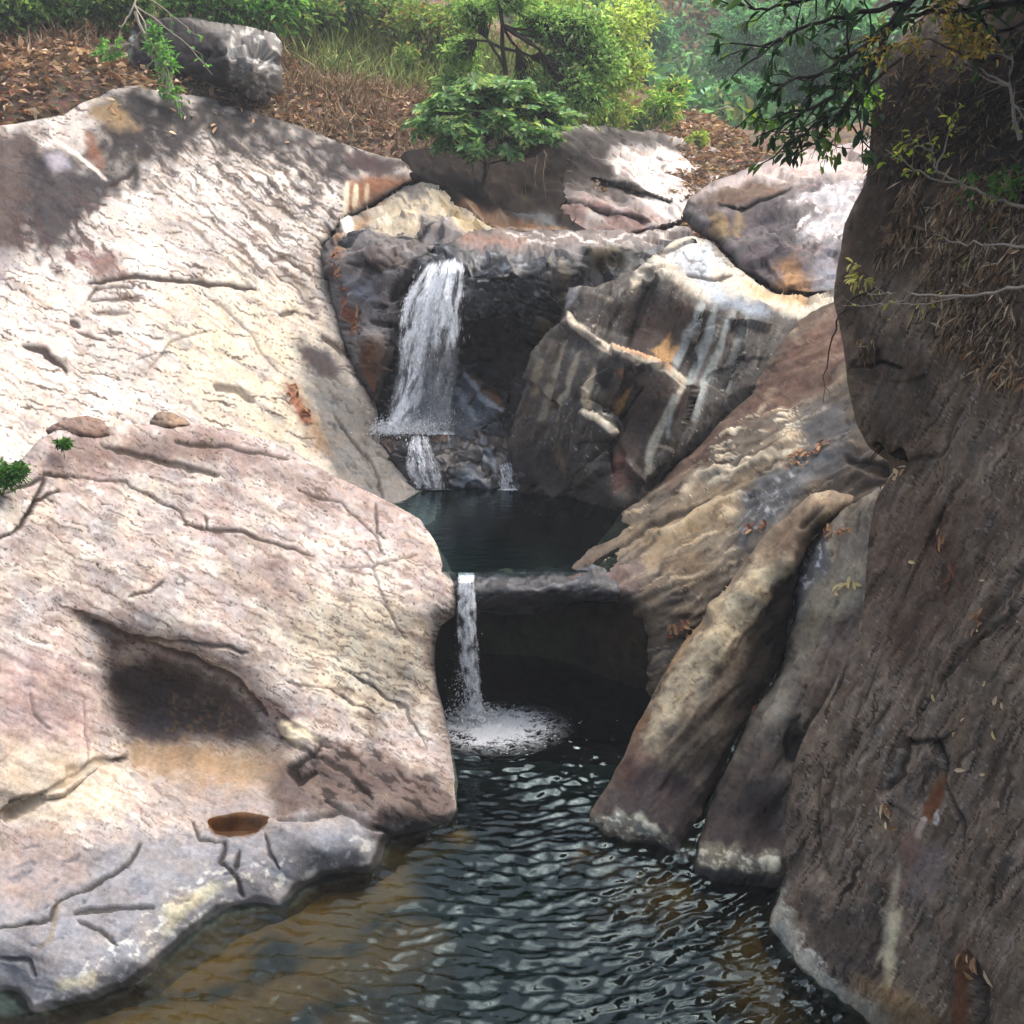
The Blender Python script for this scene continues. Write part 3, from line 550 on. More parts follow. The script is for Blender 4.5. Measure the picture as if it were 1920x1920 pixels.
Patch('rock_buttress', key='buttE',
  poly=[(1590,945),(1560,975),(1520,1020),(1494,1075),(1488,1150),(1474,1220),(1445,1290),(1412,1345),(1372,1415),(1340,1480),(1326,1535),(1306,1585,.3),(1296,1640,0),(1296,1720,0),(1470,1760,0),(1540,1600),(1640,1300),(1720,1000),(1690,900)],
  ctrl=[Zp(1302,1632,0),Zp(1330,1650,0),Zp(1400,1658,0),Zp(1460,1658,0),Zp(1300,1720,-.6),Zp(1460,1740,-.6),Zp(1310,1590,.12),Zp(1380,1615,.2),Zp(1450,1620,.22),
        (1336,1500,8.35),(1372,1415,8.7),(1412,1345,8.95),(1445,1290,9.15),(1474,1220,9.4),(1490,1140,9.55),(1500,1070,9.65),(1560,975,9.85),(1600,945,9.75),
        (1400,1450,8.05),(1370,1500,8.05),(1440,1540,7.8),(1480,1450,7.95),(1450,1350,8.4),(1510,1280,8.3),(1530,1150,8.75),(1580,1050,8.95),(1600,1180,8.3),(1640,1000,8.9),(1560,1300,8.0),(1540,1500,7.8),(1500,1410,8.25),(1700,950,8.9)],
  curl=(22,.4), rough=(.035,1.8), strata=(-62,30,.04), base='#766f64', thick=.8, sdir=(-65,22,6),
  paint=[
    M('#9a9282',60,18,-65,.05,.3,.7,0,1), M('#51493f',60,16,-65,.15,.25,.7,.015,2),
    A('#52575a',[(1495,1080),(1540,1000),(1560,1060),(1530,1110),(1500,1180),(1488,1160)],10,.85,12,0,.6), M('#b4bcc4',10,16,0,.15,.15,.8,0,3,area=[(1500,1060),(1545,1010),(1545,1070),(1510,1110)],asoft=10),
    A('#a29a84',[(1530,1100),(1600,1040),(1640,1060),(1600,1120),(1540,1180),(1500,1260),(1490,1220)],24,.7,20),
    A('#6d5a50',[(1560,1180),(1620,1130),(1600,1250),(1540,1320),(1500,1330)],20,.6,18),
    A('#4e4641',[(1330,1500),(1400,1400),(1440,1380),(1480,1400),(1470,1620),(1320,1600)],24,.85,20), A('#48403f',[(1340,1530),(1460,1480),(1465,1590),(1330,1600)],22,.75,20),
    A('#96937f',[(1306,1592),(1350,1584),(1420,1604),(1462,1600),(1462,1638),(1420,1640),(1380,1626),(1310,1618)],9,.65,28), M('#c9c5b0',12,8,10,.08,.15,.8,0,31,area=[(1306,1594),(1420,1604),(1462,1602),(1462,1636),(1310,1616)],asoft=8), A('#cdc8b0',[(1420,1612),(1440,1605),(1462,1610),(1460,1632),(1430,1635)],4,.9,4,-.03),
    A('#3a3a3b',[(1296,1624),(1380,1630),(1420,1644),(1470,1645),(1470,1760),(1296,1720)],5,.92,5,0,.7), 
    A('#3f3a34',[(1470,1350),(1500,1340),(1505,1420),(1480,1420)],8,.8,8,.05), A('#9c9484',[(1440,1290),(1490,1230),(1500,1290),(1460,1350),(1420,1380)],14,.6,12),
    L('#2a2622',[(1326,1535),(1310,1580),(1296,1640)],5,4,.8,4),
  ], label='grey brown rock buttress with a pale mineral band above the water, right of the fin')

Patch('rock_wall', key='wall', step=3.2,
  poly=[(1700,60),(1660,95),(1646,140),(1638,200),(1630,300),(1622,345),(1600,385),(1582,425),(1575,480),(1574,560),(1580,640),(1592,735),(1606,795),(1628,838),(1660,862),(1690,872),
        (1668,905),(1648,940),(1634,1000),(1622,1060),(1617,1140),(1590,1205),(1555,1270),(1520,1340),(1500,1400),(1482,1470),(1470,1545),(1462,1610,.3),(1446,1660,0),(1424,1710,0),(1412,1790,0),(1440,1870,0),(1520,1940,0),(1600,2010,0),(1720,2120,0),(3000,2120,0),(3000,-260,0),(1900,-260,0),(1800,-60,0),(1740,20)],
  ctrl=[Zp(1460,1655,0),Zp(1447,1735,0),Zp(1490,1800,0),Zp(1560,1860,0),Zp(1640,1922,0),Zp(1720,1980,0),Zp(1412,1780,-.6),Zp(1440,1870,-.6),Zp(1540,1950,-.6),Zp(1640,2030,-.6),
        (1470,1550,7.5),(1484,1470,7.65),(1500,1400,7.75),(1530,1320,7.95),(1590,1205,8.15),(1617,1140,8.2),(1634,1000,8.45),(1660,915,8.6),(1690,875,8.6),(1628,838,9.0),(1595,740,9.3),(1575,560,9.5),(1590,400,9.7),(1640,180,9.9),(1660,95,10.0),
        (1490,1650,7.05),(1510,1750,6.6),(1600,1800,6.15),(1600,1650,6.45),(1600,1500,6.75),(1600,1350,7.2),(1680,1200,7.35),
        (1750,1850,5.55),(1750,1500,6.15),(1750,1300,6.6),(1750,1100,7.05),(1750,920,7.5),(1700,800,8.3),(1700,700,8.4),(1750,500,8.5),(1750,300,8.8),(1800,100,9.3),(1680,450,9.0),
        (1900,1950,4.8),(1900,1600,5.3),(1900,1300,5.8),(1900,1000,6.4),(1900,700,7.1),(1900,500,7.6),(1900,300,8.2),(1900,50,9.2),(2300,1900,3.3),(2300,1000,4.7),(2300,300,6.6),(2300,-200,8.0),(1950,-200,9.8),(2980,1900,2.1),(2980,1000,3.2),(2980,300,4.4),(2980,-200,5.4)],
  curl=(34,.45), rough=(.05,1.1), strata=(-62,60,.03), base='#7b6e5f', thick=2.0, sdir=(-62,50,5), crag=.10, speck=.8,
  steps=[([(1592,735),(1606,795),(1628,838),(1665,868),(1700,872),(1740,860)],-.0,6,30),([(1640,880),(1690,868),(1730,880),(1760,900)],.0,5,30),
         ([(1600,690),(1680,720),(1750,700)],.04,5,40),([(1640,1480),(1660,1500),(1690,1450),(1740,1400),(1770,1450)],-.06,5,50),
         ([(1880,1260),(1800,1380),(1720,1560)],.05,8,60),([(1900,960),(1800,1180),(1720,1380),(1650,1600)],.09,6,80),([(1800,890),(1710,1080),(1640,1260),(1580,1430),(1560,1600)],-.08,6,70),([(1920,1380),(1840,1560),(1790,1780),(1780,1900)],.08,6,70),([(1700,500),(1660,620),(1650,760)],.08,6,60),([(1880,760),(1800,900),(1760,1000)],.06,6,60)],
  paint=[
    M('#786a5e',130,30,-62,.0,.3,.7,seed=1), M('#4a4037',170,26,-62,.08,.3,.75,0,2), M('#98897a',150,14,-62,.14,.22,.65,0,3), M('#594a3a',160,50,-62,.1,.4,.55,0,4), M('#261f1a',140,6,-60,.25,.1,.85,.004,25), M('#a29788',80,6,-64,.34,.1,.5,0,26), M('#4c4a44',60,40,-50,.1,.3,.5,0,27),
    M('#8c857a',16,12,-60,.32,.12,.75,0,5,area=[(1470,1330),(1700,1300),(1720,1700),(1600,1800),(1480,1650)],asoft=40), M('#a5a097',9,9,0,.45,.1,.7,0,6),
    # upper overhang, with the shade of the trees above painted dark
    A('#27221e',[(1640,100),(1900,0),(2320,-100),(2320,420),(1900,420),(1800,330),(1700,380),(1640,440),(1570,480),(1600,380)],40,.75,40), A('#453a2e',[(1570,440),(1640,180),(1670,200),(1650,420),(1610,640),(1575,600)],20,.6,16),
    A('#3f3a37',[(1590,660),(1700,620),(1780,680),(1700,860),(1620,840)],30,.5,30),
    L('#1f1b18',[(1600,690),(1650,680),(1690,690)],3,3,.9,5,.05), L('#1b1816',[(1640,840),(1665,868),(1690,850),(1695,862),(1670,880)],6,5,.95,5,.12),
    L('#352d27',[(1690,870),(1760,850),(1800,760)],3,4,.6,6,.03),
    A('#5f4c3f',[(1640,960),(1760,900),(1860,960),(1820,1150),(1700,1250),(1620,1150)],50,.5,40),
    L('#2c2622',[(1660,1480),(1690,1450),(1700,1390),(1760,1390),(1775,1430),(1770,1460)],3,4,.8,6,.05), L('#2c2622',[(1640,1360),(1668,1315)],2.5,3,.8,4,.04), L('#2c2622',[(1720,1340),(1800,1240),(1920,1130)],3,4,.6,10,.05),
    L('#2c2622',[(1770,1460),(1800,1530),(1810,1600)],2.2,3,.6,6,.04), L('#2a2521',[(1860,1640),(1858,1700)],2,2,.8,4,.03), L('#332b26',[(1540,1440),(1530,1560),(1550,1640)],2.5,3,.5,8,.03),
    L('#332b26',[(1620,1300),(1560,1450),(1550,1560)],3,4,.5,8,.03), L('#332b26',[(1920,1060),(1850,1160),(1790,1240)],4,5,.5,8,.04),
    # rust and white streaks
    A('#75492c',[(1725,1540),(1745,1480),(1768,1450),(1772,1490),(1748,1545),(1730,1550)],6,.85,6), L('#c8c7bc',[(1735,1535),(1722,1570)],5,4,.9,4), L('#c9c9c0',[(1760,1520),(1755,1545)],4,3,.8,3),
    A('#7d6256',[(1700,1560),(1740,1540),(1720,1620),(1690,1690),(1680,1660)],12,.7,12), A('#82797a',[(1720,1590),(1770,1580),(1780,1650),(1740,1700),(1700,1690)],20,.45,30),
    A('#bdb196',[(1686,1620),(1690,1650),(1678,1700),(1668,1780),(1640,1800),(1652,1740),(1672,1670)],6,.85,7), A('#cdc29f',[(1690,1700),(1680,1760),(1668,1850),(1650,1850),(1660,1760),(1672,1710)],6,.8,7),
    A('#3c3735',[(1500,1700),(1640,1720),(1650,1840),(1600,1840),(1510,1770)],26,.7,24), A('#6f4a2e',[(1798,1780),(1812,1780),(1812,1920),(1790,1960),(1782,1900)],7,.85,6),
    A('#806a45',[(1600,1850),(1660,1830),(1720,1880),(1780,1920),(1700,1960),(1640,1910)],20,.6,20), A('#241f1c',[(1815,1790),(1850,1850),(1860,1960),(1820,1960)],14,.7,12,.06),
    A('#7d7060',[(1880,1890),(1930,1760),(2000,1700),(2000,1960),(1890,1960)],20,.5,18),
    # bleached band above the water line
    M('#d0d0c6',14,10,60,.1,.15,.7,0,32,area=[(1466,1660),(1500,1760),(1660,1920),(1640,1940),(1470,1770),(1450,1730)],asoft=8), A('#a5a598',[(1466,1650),(1472,1690),(1496,1730),(1500,1770),(1560,1830),(1640,1890),(1680,1940),(1650,1960),(1580,1890),(1500,1815),(1462,1770),(1444,1735),(1456,1690)],9,.75,22),
    A('#8e8672',[(1560,1830),(1640,1880),(1720,1940),(1660,1960),(1590,1890)],14,.5,14),
    A('#3a3526',[(1458,1648),(1440,1735),(1492,1806),(1560,1868),(1650,1940),(1720,2000),(1720,2120),(1400,1900),(1400,1700)],6,.92,4,0,.7),
  ], label='tall dark brown rock wall overhanging the right side of the gorge')

Patch('waterfall_cliff', key='cliffG', step=2.6,
  poly=[(640,440),(700,428),(770,438),(830,436),(872,430),(930,432),(1000,434),(1100,430),(1200,438),(1290,428),(1310,450),(1250,500),(1190,545),(1130,580),(1090,620),(1070,720),(1040,860),(990,930),(940,850),(700,850),(660,760),(640,620),(620,500)],
  ctrl=[(640,440,17.6),(700,430,17.6),(770,442,17.3),(830,440,17.3),(870,434,17.6),(1000,436,17.9),(1100,433,18.1),(1200,441,18.2),(1290,430,18.6),
        (790,478,16.3),(835,470,16.2),(880,472,16.0),(950,474,15.9),(1050,470,15.9),(1110,462,16.3),(1180,458,16.9),
        (800,560,15.8),(900,540,15.35),(980,560,15.4),(1045,560,15.6),(1080,540,16.0),(1150,530,16.5),(1130,490,16.6),(1190,480,17),
        (880,600,15.45),(950,610,15.55),(1010,620,15.6),(880,640,16.1),(940,650,16.3),(1000,670,16.1),(1060,640,15.9),(900,720,16.1),(960,760,15.9),(740,600,16.3),(730,700,16.1),(720,790,15.9),(800,700,15.9),
        (760,812,15.4),(860,800,15.4),(930,815,15.5),(980,850,15.4),(1040,860,15.4),(660,600,17.2),(660,760,16.6),(1250,480,17.4)],
  curl=(5,.06), rough=(.05,1.8), facets=(.5,.15), base='#262526', thick=1.4, wet=.62, sdir=(10,16,8),
  steps=[([(840,468),(880,470),(950,473),(1050,468),(1110,462),(1190,456)],-.16,2.5,50),([(860,600),(900,595),(960,600),(1010,625),(1030,660)],.35,3,70),([(880,700),(935,745),(950,780)],-.15,3,40)],
  paint=[
    M('#7a828a',22,10,15,.22,.15,.7,0,1), M('#1f1d1d',26,12,10,.12,.2,.85,.02,2), M('#565a60',14,9,-20,.1,.2,.6,0,3),
    A('#7d7069',[(870,432),(1290,428),(1310,440),(1240,462),(1130,462),(1060,470),(990,472),(900,468),(860,462),(850,445)],8,.85,10,0,.25), M('#c9c3ba',60,6,3,.12,.15,.8,0,4,.2,area=[(940,434),(1290,430),(1240,455),(1000,462)],asoft=8),
    A('#8d6a58',[(860,432),(900,440),(990,450),(985,466),(930,462),(865,455)],8,.6,8,0,.2),
    A('#6c6a68',[(1040,470),(1110,465),(1200,450),(1200,510),(1150,550),(1080,540),(1050,560),(1030,520)],12,.85,10,0,.25), A('#6a5c40',[(1100,470),(1165,455),(1165,500),(1110,510)],12,.7,10), A('#37373c',[(1080,500),(1160,510),(1160,540),(1090,540),(1060,510)],12,.75,8),
    L('#9a968c',[(1180,455),(1172,520)],6,5,.75,4), L('#8d8069',[(1050,480),(1060,560),(1055,600)],6,6,.6,5), L('#7d7465',[(1030,475),(1040,540)],4,4,.5,5),
    A('#5e4a26',[(1010,600),(1040,590),(1035,660),(1010,720),(1000,680)],10,.8,10), A('#4a3a28',[(930,680),(980,670),(970,760),(940,760)],12,.6,12), A('#7a4f22',[(880,700),(935,740),(940,770),(890,735)],6,.8,7),
    A('#211e1d',[(860,610),(960,600),(1010,640),(980,700),(900,690),(860,660)],16,.7,14),
    A('#4d5660',[(760,690),(870,690),(920,760),(940,815),(760,815)],20,.75,16), L('#a9b4bd',[(870,700),(900,740),(940,770)],3,4,.7,4), L('#8e9aa4',[(860,730),(890,790)],4,6,.6,6),
    L('#151312',[(960,565),(1045,590)],2,2,.9,4,.04),
  ], label='dark wet cliff with a flat top, behind the tall waterfall')

Patch('rounded_rocks_beside_fall', key='rockJ', step=2.6,
  poly=[(603,474),(616,455),(645,420),(702,388),(760,352),(792,340),(826,350),(868,388),(905,418),(935,436),(905,442),(872,446),(850,462),(812,470),(790,490),(778,520),(752,580),(745,640),(724,700),(706,752),(690,740),(664,690),(640,625),(618,540)],
  ctrl=[(603,474,17.5),(645,420,18.3),(700,390,18.8),(760,354,19.2),(795,342,19.4),(850,380,18.7),(930,436,17.7),(872,444,17.2),(845,462,16.5),(800,480,16.2),(778,520,15.9),(752,580,15.7),(745,640,15.6),(722,700,15.4),(704,750,15.2),(680,710,15.5),(650,640,16.0),(622,550,16.9),
        (700,450,16.9),(660,450,17.4),(740,470,16.4),(700,520,16.3),(680,560,16.2),(720,600,15.8),(690,640,15.6),(760,420,17.4),(800,400,17.9),(850,420,17.6),(760,390,18.2)],
  curl=(14,.3), rough=(.06,2.0), facets=(.6,.16), base='#6f6a68', thick=1.0,
  paint=[
    M('#8f8984',36,16,20,.05,.3,.7,0,1), M('#48423f',26,8,25,.22,.2,.75,.02,2),
    A('#b9ac92',[(640,430),(700,392),(790,342),(830,352),(905,420),(930,436),(860,438),(800,425),(740,440),(690,425),(660,450)],10,.85,12), 
    A('#5d5b60',[(755,355),(790,352),(800,372),(770,380)],6,.8,6), M('#6a625a',26,8,45,.15,.15,.8,0,3,area=[(740,360),(820,360),(910,430),(760,430)],asoft=10), A('#7a7674',[(790,390),(840,400),(850,440),(800,445),(780,420)],8,.7,10),
    A('#a89a7c',[(820,360),(860,390),(925,432),(870,436)],6,.6,6), L('#8d7a56',[(850,390),(900,430)],5,4,.6,4), L('#8d7a56',[(830,375),(875,430)],3,3,.6,4),
    L('#9a7a5c',[(630,470),(650,440),(690,410),(720,380)],7,6,.75,6), A('#dcd5c8',[(640,415),(660,405),(662,435),(645,445)],4,.9,4,-.05), A('#cfc5b2',[(690,395),(720,385),(735,415),(690,425)],6,.6,6),
    L('#1e1b1a',[(730,560),(765,530),(778,490)],9,6,.95,5,.12), L('#1e1b1a',[(690,565),(720,575)],4,3,.9,4,.06), L('#1e1b1a',[(690,598),(745,612)],4,3,.9,4,.06), L('#252120',[(660,500),(700,500),(740,505),(760,490)],3,3,.8,4,.05),
    L('#252120',[(745,445),(790,440),(815,420)],2.5,2,.9,4,.05), A('#6b5a50',[(690,470),(750,470),(760,500),(690,505)],12,.5,10), A('#59412f',[(670,640),(720,640),(740,680),(700,755),(680,700)],12,.8,12), A('#7a4b2a',[(690,660),(705,650),(700,740),(690,730)],6,.7,8),
    L('#8d4a2c',[(645,555),(652,600),(660,625)],6,5,.7,6), A('#8b8f97',[(645,520),(690,520),(700,560),(655,570)],10,.6,10), A('#2a2725',[(735,540),(790,480),(775,530),(745,590)],8,.8,6),
  ], label='fractured grey and cream rocks between the pale slope and the tall waterfall')

Patch('waterfall_step', key='stepO', step=2.2,
  poly=[(700,806,0),(760,804,0),(860,806,0),(950,814,0),(985,835,0),(985,870,.3),(990,930,0),(985,955,0),(770,955,0),(748,885),(722,850),(705,825)],
  ctrl=[(705,812,15.5),(860,810,15.6),(950,820,15.5),(712,824,15.05),(780,824,15.0),(860,827,14.95),(930,834,14.95),(970,845,14.95),(760,870,14.75),(800,850,14.7),(860,860,14.65),(900,870,14.75),(930,860,14.9),(950,890,14.6),Zp(770,915,1.6),Zp(830,916,1.6),Zp(900,916,1.6),Zp(985,918,1.6),Zp(775,955,1.1),Zp(880,955,1.1),Zp(985,955,1.1)],
  curl=(10,.1), rough=(.06,2.4), facets=(.3,.12), base='#37322f', thick=.6, wet=.7,
  paint=[M('#6d737a',20,8,10,.15,.2,.7,0,1), M('#1d1a19',20,9,0,.15,.2,.8,.02,2), A('#6d757d',[(850,905),(880,870),(910,895),(930,915),(840,918)],8,.8,8), A('#8c949c',[(898,842),(920,845),(930,885),(905,870)],5,.8,5), A('#5a3f2c',[(705,815),(745,822),(740,850),(715,835)],6,.8,6), L('#7a5a45',[(720,821),(840,824)],2.5,2,.7,2)],
  label='low wet rock step between the tall waterfall and the upper pool')

Patch('fractured_cliff', key='cliffF', step=2.6,
  poly=[(1195,505),(1215,485),(1240,470),(1262,452),(1290,440),(1330,448),(1378,500),(1450,552),(1520,562),(1600,520),(1620,640),(1510,720),(1420,820),(1330,890),(1220,985,0),(1170,995,0),(1110,985,0),(1040,965,0),(985,955,0),(978,915,.4),(962,880),(955,835),(966,780),(985,722),(1002,668),(1036,622),(1062,592),(1060,562),(1068,540),(1092,534),(1112,540),(1150,524),(1178,512)],
  ctrl=[Zp(985,920,1.6),Zp(1050,932,1.6),Zp(1110,946,1.6),Zp(1170,958,1.6),Zp(985,955,1.2),Zp(1110,985,1.2),Zp(1200,985,1.2),
        (960,835,14.75),(985,722,14.8),(1005,665,14.9),(1062,592,15.1),(1066,545,15.3),(1110,542,15.1),(1150,526,15.2),(1195,508,15.5),(1250,498,15.4),
        (1085,600,14.85),(1070,680,14.5),(1150,600,14.85),(1150,640,14.7),(1140,690,14.3),(1100,750,14.15),(1030,800,14.3),(1150,850,13.75),(1200,920,13.4),(1080,880,13.95),(1030,880,14.3),
        (1230,560,14.9),(1300,545,14.95),(1260,640,14.6),(1300,700,14.3),(1240,700,14.05),(1280,730,13.95),(1200,760,13.9),(1250,820,13.6),(1380,590,14.8),(1360,700,14.2),(1440,575,15.2),(1480,620,14.8),(1590,560,15.6),(1430,720,14.0),(1350,800,13.8),(1300,860,13.55),(1150,800,14.0),(1165,790,14.1),
        (1350,540,15.3),(1300,500,16.2),(1350,490,16.9),(1262,452,17.8),(1330,455,18.1),(1378,505,17),(1450,552,15.9),(1600,620,14.6),(1500,720,13.6)],
  curl=(6,.1), rough=(.018,2.0), strata=(-66,30,.016), facets=(1.0,.15), base='#5a5651', thick=1.6, sdir=(-66,34,4), crag=.6, smooth_tps=2e-5,
  steps=[([(1062,582),(1080,608),(1110,625),(1140,648),(1200,665),(1250,685),(1290,715),(1310,722)],-.42,4,110),
         ([(1090,770),(1120,778),(1145,800),(1160,815)],-.28,2.5,60),
         ([(1150,815),(1152,850),(1150,880)],.14,2.5,50),([(1235,510),(1215,545),(1190,600),(1180,640)],.22,3,50),([(1150,560),(1120,640)],-.12,3,30),([(1075,620),(1058,700),(1030,790),(1000,860)],.10,4,30),([(1330,570),(1300,640),(1270,700)],-.10,3,40),([(1400,600),(1370,690),(1350,740)],.12,3,40),([(1210,725),(1180,775),(1160,800)],.10,2.5,40),
         ([(1180,670),(1170,720),(1150,770)],-.10,5,50)],
  paint=[
    M('#75706a',70,14,-66,.05,.3,.7,0,1), M('#43392f',70,12,-66,.15,.25,.75,.012,2), M('#8f8b80',60,7,-66,.3,.15,.6,0,3), M('#b9b5aa',6,6,0,.5,.08,.8,0,9),
    # flat pale terrace
    A('#c5bba8',[(1190,505),(1262,452),(1300,440),(1380,500),(1450,552),(1600,550),(1620,600),(1500,600),(1440,575),(1380,565),(1320,560),(1290,545),(1240,510),(1200,520)],9,.9,12), A('#9aa4ae',[(1250,470),(1330,460),(1360,500),(1330,515),(1380,560),(1450,590),(1410,600),(1340,565),(1290,520)],12,.75,14),
    L('#3a3631',[(1290,512),(1340,524),(1370,518)],3,3,.9,3,.05), L('#3a3631',[(1200,468),(1250,472),(1290,455)],3,3,.8,4,.05), M('#5d5a58',40,8,10,.2,.15,.7,.02,10,area=[(1190,470),(1380,460),(1440,540),(1300,520)],asoft=12),
    A('#b98a52',[(1380,520),(1450,550),(1520,560),(1500,575),(1420,560)],8,.6,8),
    A('#c9bda6',[(1180,520),(1235,505),(1230,518),(1185,535)],6,.85,7), A('#8f8f90',[(1062,545),(1090,532),(1085,548),(1070,580),(1060,600)],6,.8,6),
    # dark broken faces
    A('#514640',[(1180,560),(1290,560),(1315,580),(1280,700),(1200,660),(1170,680)],12,.85,12), A('#4b413b',[(1150,700),(1240,690),(1300,740),(1270,800),(1200,870),(1150,880),(1160,810),(1140,760)],16,.85,16), A('#2f2c2b',[(1120,665),(1150,668),(1150,720),(1130,730),(1115,700)],7,.85,8),
    L('#2d2926',[(1232,518),(1205,570),(1180,645)],7,5,.85,5), L('#2d2926',[(1165,570),(1130,640)],3,3,.7,4),
    A('#63594f',[(960,840),(1000,680),(1060,600),(1075,620),(1060,700),(1020,800),(980,880)],14,.5,12),
    A('#38332f',[(965,850),(1010,840),(1120,880),(1180,940),(1100,950),(980,920)],24,.75,20), A('#2c2b2e',[(955,840),(985,850),(1010,920),(980,930),(960,890)],14,.8,10), A('#6d4a42',[(1140,860),(1170,850),(1190,900),(1150,920)],12,.7,12),
    # ledges, overhead light on them painted as pale strips
    L('#bfb4a0',[(1064,590),(1085,612),(1115,640),(1145,655),(1200,672),(1250,692),(1290,722)],6.5,4,.9,4), L('#b77a45',[(1150,652),(1200,668),(1260,692)],4,4,.6,4), L('#cfc6b2',[(1095,772),(1125,780),(1150,808)],5,4,.9,4), L('#c8b99c',[(1110,690),(1102,740),(1100,770)],6,6,.75,7),
    A('#a88458',[(1218,660),(1240,645),(1257,624),(1258,650),(1274,645),(1262,680),(1240,680)],4,.9,4), A('#a98250',[(1150,765),(1170,735),(1182,722),(1170,760),(1150,790)],4,.85,5), A('#8a5d42',[(1158,692),(1168,692),(1165,712)],3,.8,3),
    # pale drip streaks
    L('#959b98',[(1318,568),(1290,630),(1265,690)],8,6,.85,5), L('#8f9694',[(1345,570),(1325,640),(1300,710),(1285,720)],6,5,.85,5), L('#9aa09b',[(1375,585),(1350,650),(1320,720),(1305,760),(1298,790)],6,5,.8,5), L('#8d928c',[(1400,600),(1380,660),(1365,730)],5,5,.7,5), L('#a5a192',[(1280,722),(1250,780),(1225,840),(1210,890)],6,5,.85,5), L('#8d9490',[(1262,740),(1252,820)],3,3,.8,4),
    L('#2b2825',[(1330,585),(1310,640)],2.5,2,.7,3), L('#2b2825',[(1395,640),(1370,700)],5,5,.6,5),
    L('#aaa08a',[(1064,640),(1040,720),(1010,790)],6,6,.7,6), L('#a79d88',[(1085,660),(1060,740),(1035,790)],4,4,.7,5), L('#9a8d72',[(1020,680),(1000,740)],6,6,.6,6), L('#4a413a',[(1052,650),(1035,720)],3,3,.6,4), L('#7b6848',[(1040,840),(1050,880)],5,6,.6,6),
    L('#211e1c',[(1160,812),(1150,850),(1148,880)],3,3,.9,3,.05), L('#211e1c',[(1206,728),(1180,770),(1160,790)],2,2,.8,3,.03), L('#a9a08e',[(1225,832),(1250,840),(1262,848)],3,2,.8,3),
    A('#232120',[(1340,770),(1380,740),(1420,730),(1420,800),(1300,900),(1230,940),(1250,890),(1300,830)],12,.8,12,.06),
  ], label='dark fractured cliff with pale ledges and grey drip streaks, above the upper pool')

Patch('upper_boulder', key='boulderI', step=2.8,
  poly=[(1278,402),(1290,375),(1335,342),(1400,318),(1440,300),(1485,288),(1550,278),(1600,266),(1660,262),(1760,300),(1760,560),(1640,560),(1560,556),(1510,558),(1452,548),(1405,515),(1372,485),(1340,450),(1300,425)],
  ctrl=[(1280,400,18.9),(1335,345,19.8),(1400,318,20.6),(1485,290,21.6),(1600,268,22.2),(1700,280,22),(1372,485,17.4),(1452,548,16.1),(1560,556,15.9),(1340,440,18.2),(1350,400,18.5),(1430,420,18.2),(1440,370,19.2),(1480,400,18.2),(1550,400,18.5),(1500,340,20.1),(1600,330,20.4),(1500,480,16.9),(1460,500,16.9),(1560,480,17.1),(1640,540,16.2),(1740,500,16.5),(1740,350,20)],
  curl=(20,.5), rough=(.07,1.3), facets=(1.3,.16), base='#6b6664', thick=1.5, sdir=(-32,22,7),
  steps=[([(1350,388),(1400,390),(1440,372),(1485,355)],.14,4,50),([(1400,470),(1440,440),(1470,440),(1495,470),(1510,500)],-.12,5,60)],
  paint=[
    M('#8d8080',60,20,-30,.0,.3,.7,0,1), M('#4e4647',40,12,-35,.15,.2,.75,.02,2),
    A('#c7b8ae',[(1290,375),(1400,318),(1485,288),(1660,262),(1760,300),(1700,330),(1600,340),(1540,330),(1470,350),(1430,330),(1380,345)],14,.85,16), M('#a58f88',60,10,-15,.1,.2,.7,0,3,area=[(1380,320),(1660,270),(1640,350),(1450,350)],asoft=16),
    A('#6b5748',[(1300,380),(1380,340),(1450,335),(1485,352),(1440,370),(1390,388),(1330,392)],10,.85,12), A('#554d4f',[(1340,400),(1440,380),(1480,380),(1440,430),(1380,460),(1330,430)],16,.8,16), A('#c9c5c4',[(1490,380),(1600,340),(1620,400),(1560,440),(1500,440),(1540,400)],16,.6,18), M('#d6d2d0',24,9,-30,.1,.15,.8,0,4,area=[(1490,380),(1620,330),(1600,450),(1500,440)],asoft=16),
    A('#5b5355',[(1400,470),(1460,440),(1490,460),(1530,500),(1500,545),(1440,540),(1390,500)],12,.85,12), A('#a57d52',[(1440,545),(1460,515),(1490,480),(1515,510),(1510,555),(1470,556)],22,.75,30), A('#8a8a90',[(1530,480),(1570,440),(1580,540),(1530,540)],14,.6,12), L('#1d1a1a',[(1350,389),(1395,390),(1440,372),(1482,356)],3,3,.95,3,.06),
    A('#a98f5e',[(1330,410),(1350,400),(1370,440),(1350,450)],10,.6,10), A('#a08a5c',[(1380,400),(1395,395),(1390,450),(1375,440)],8,.5,8),
  ], label='grey upper boulder with rust stain at its foot, left of the dark wall')

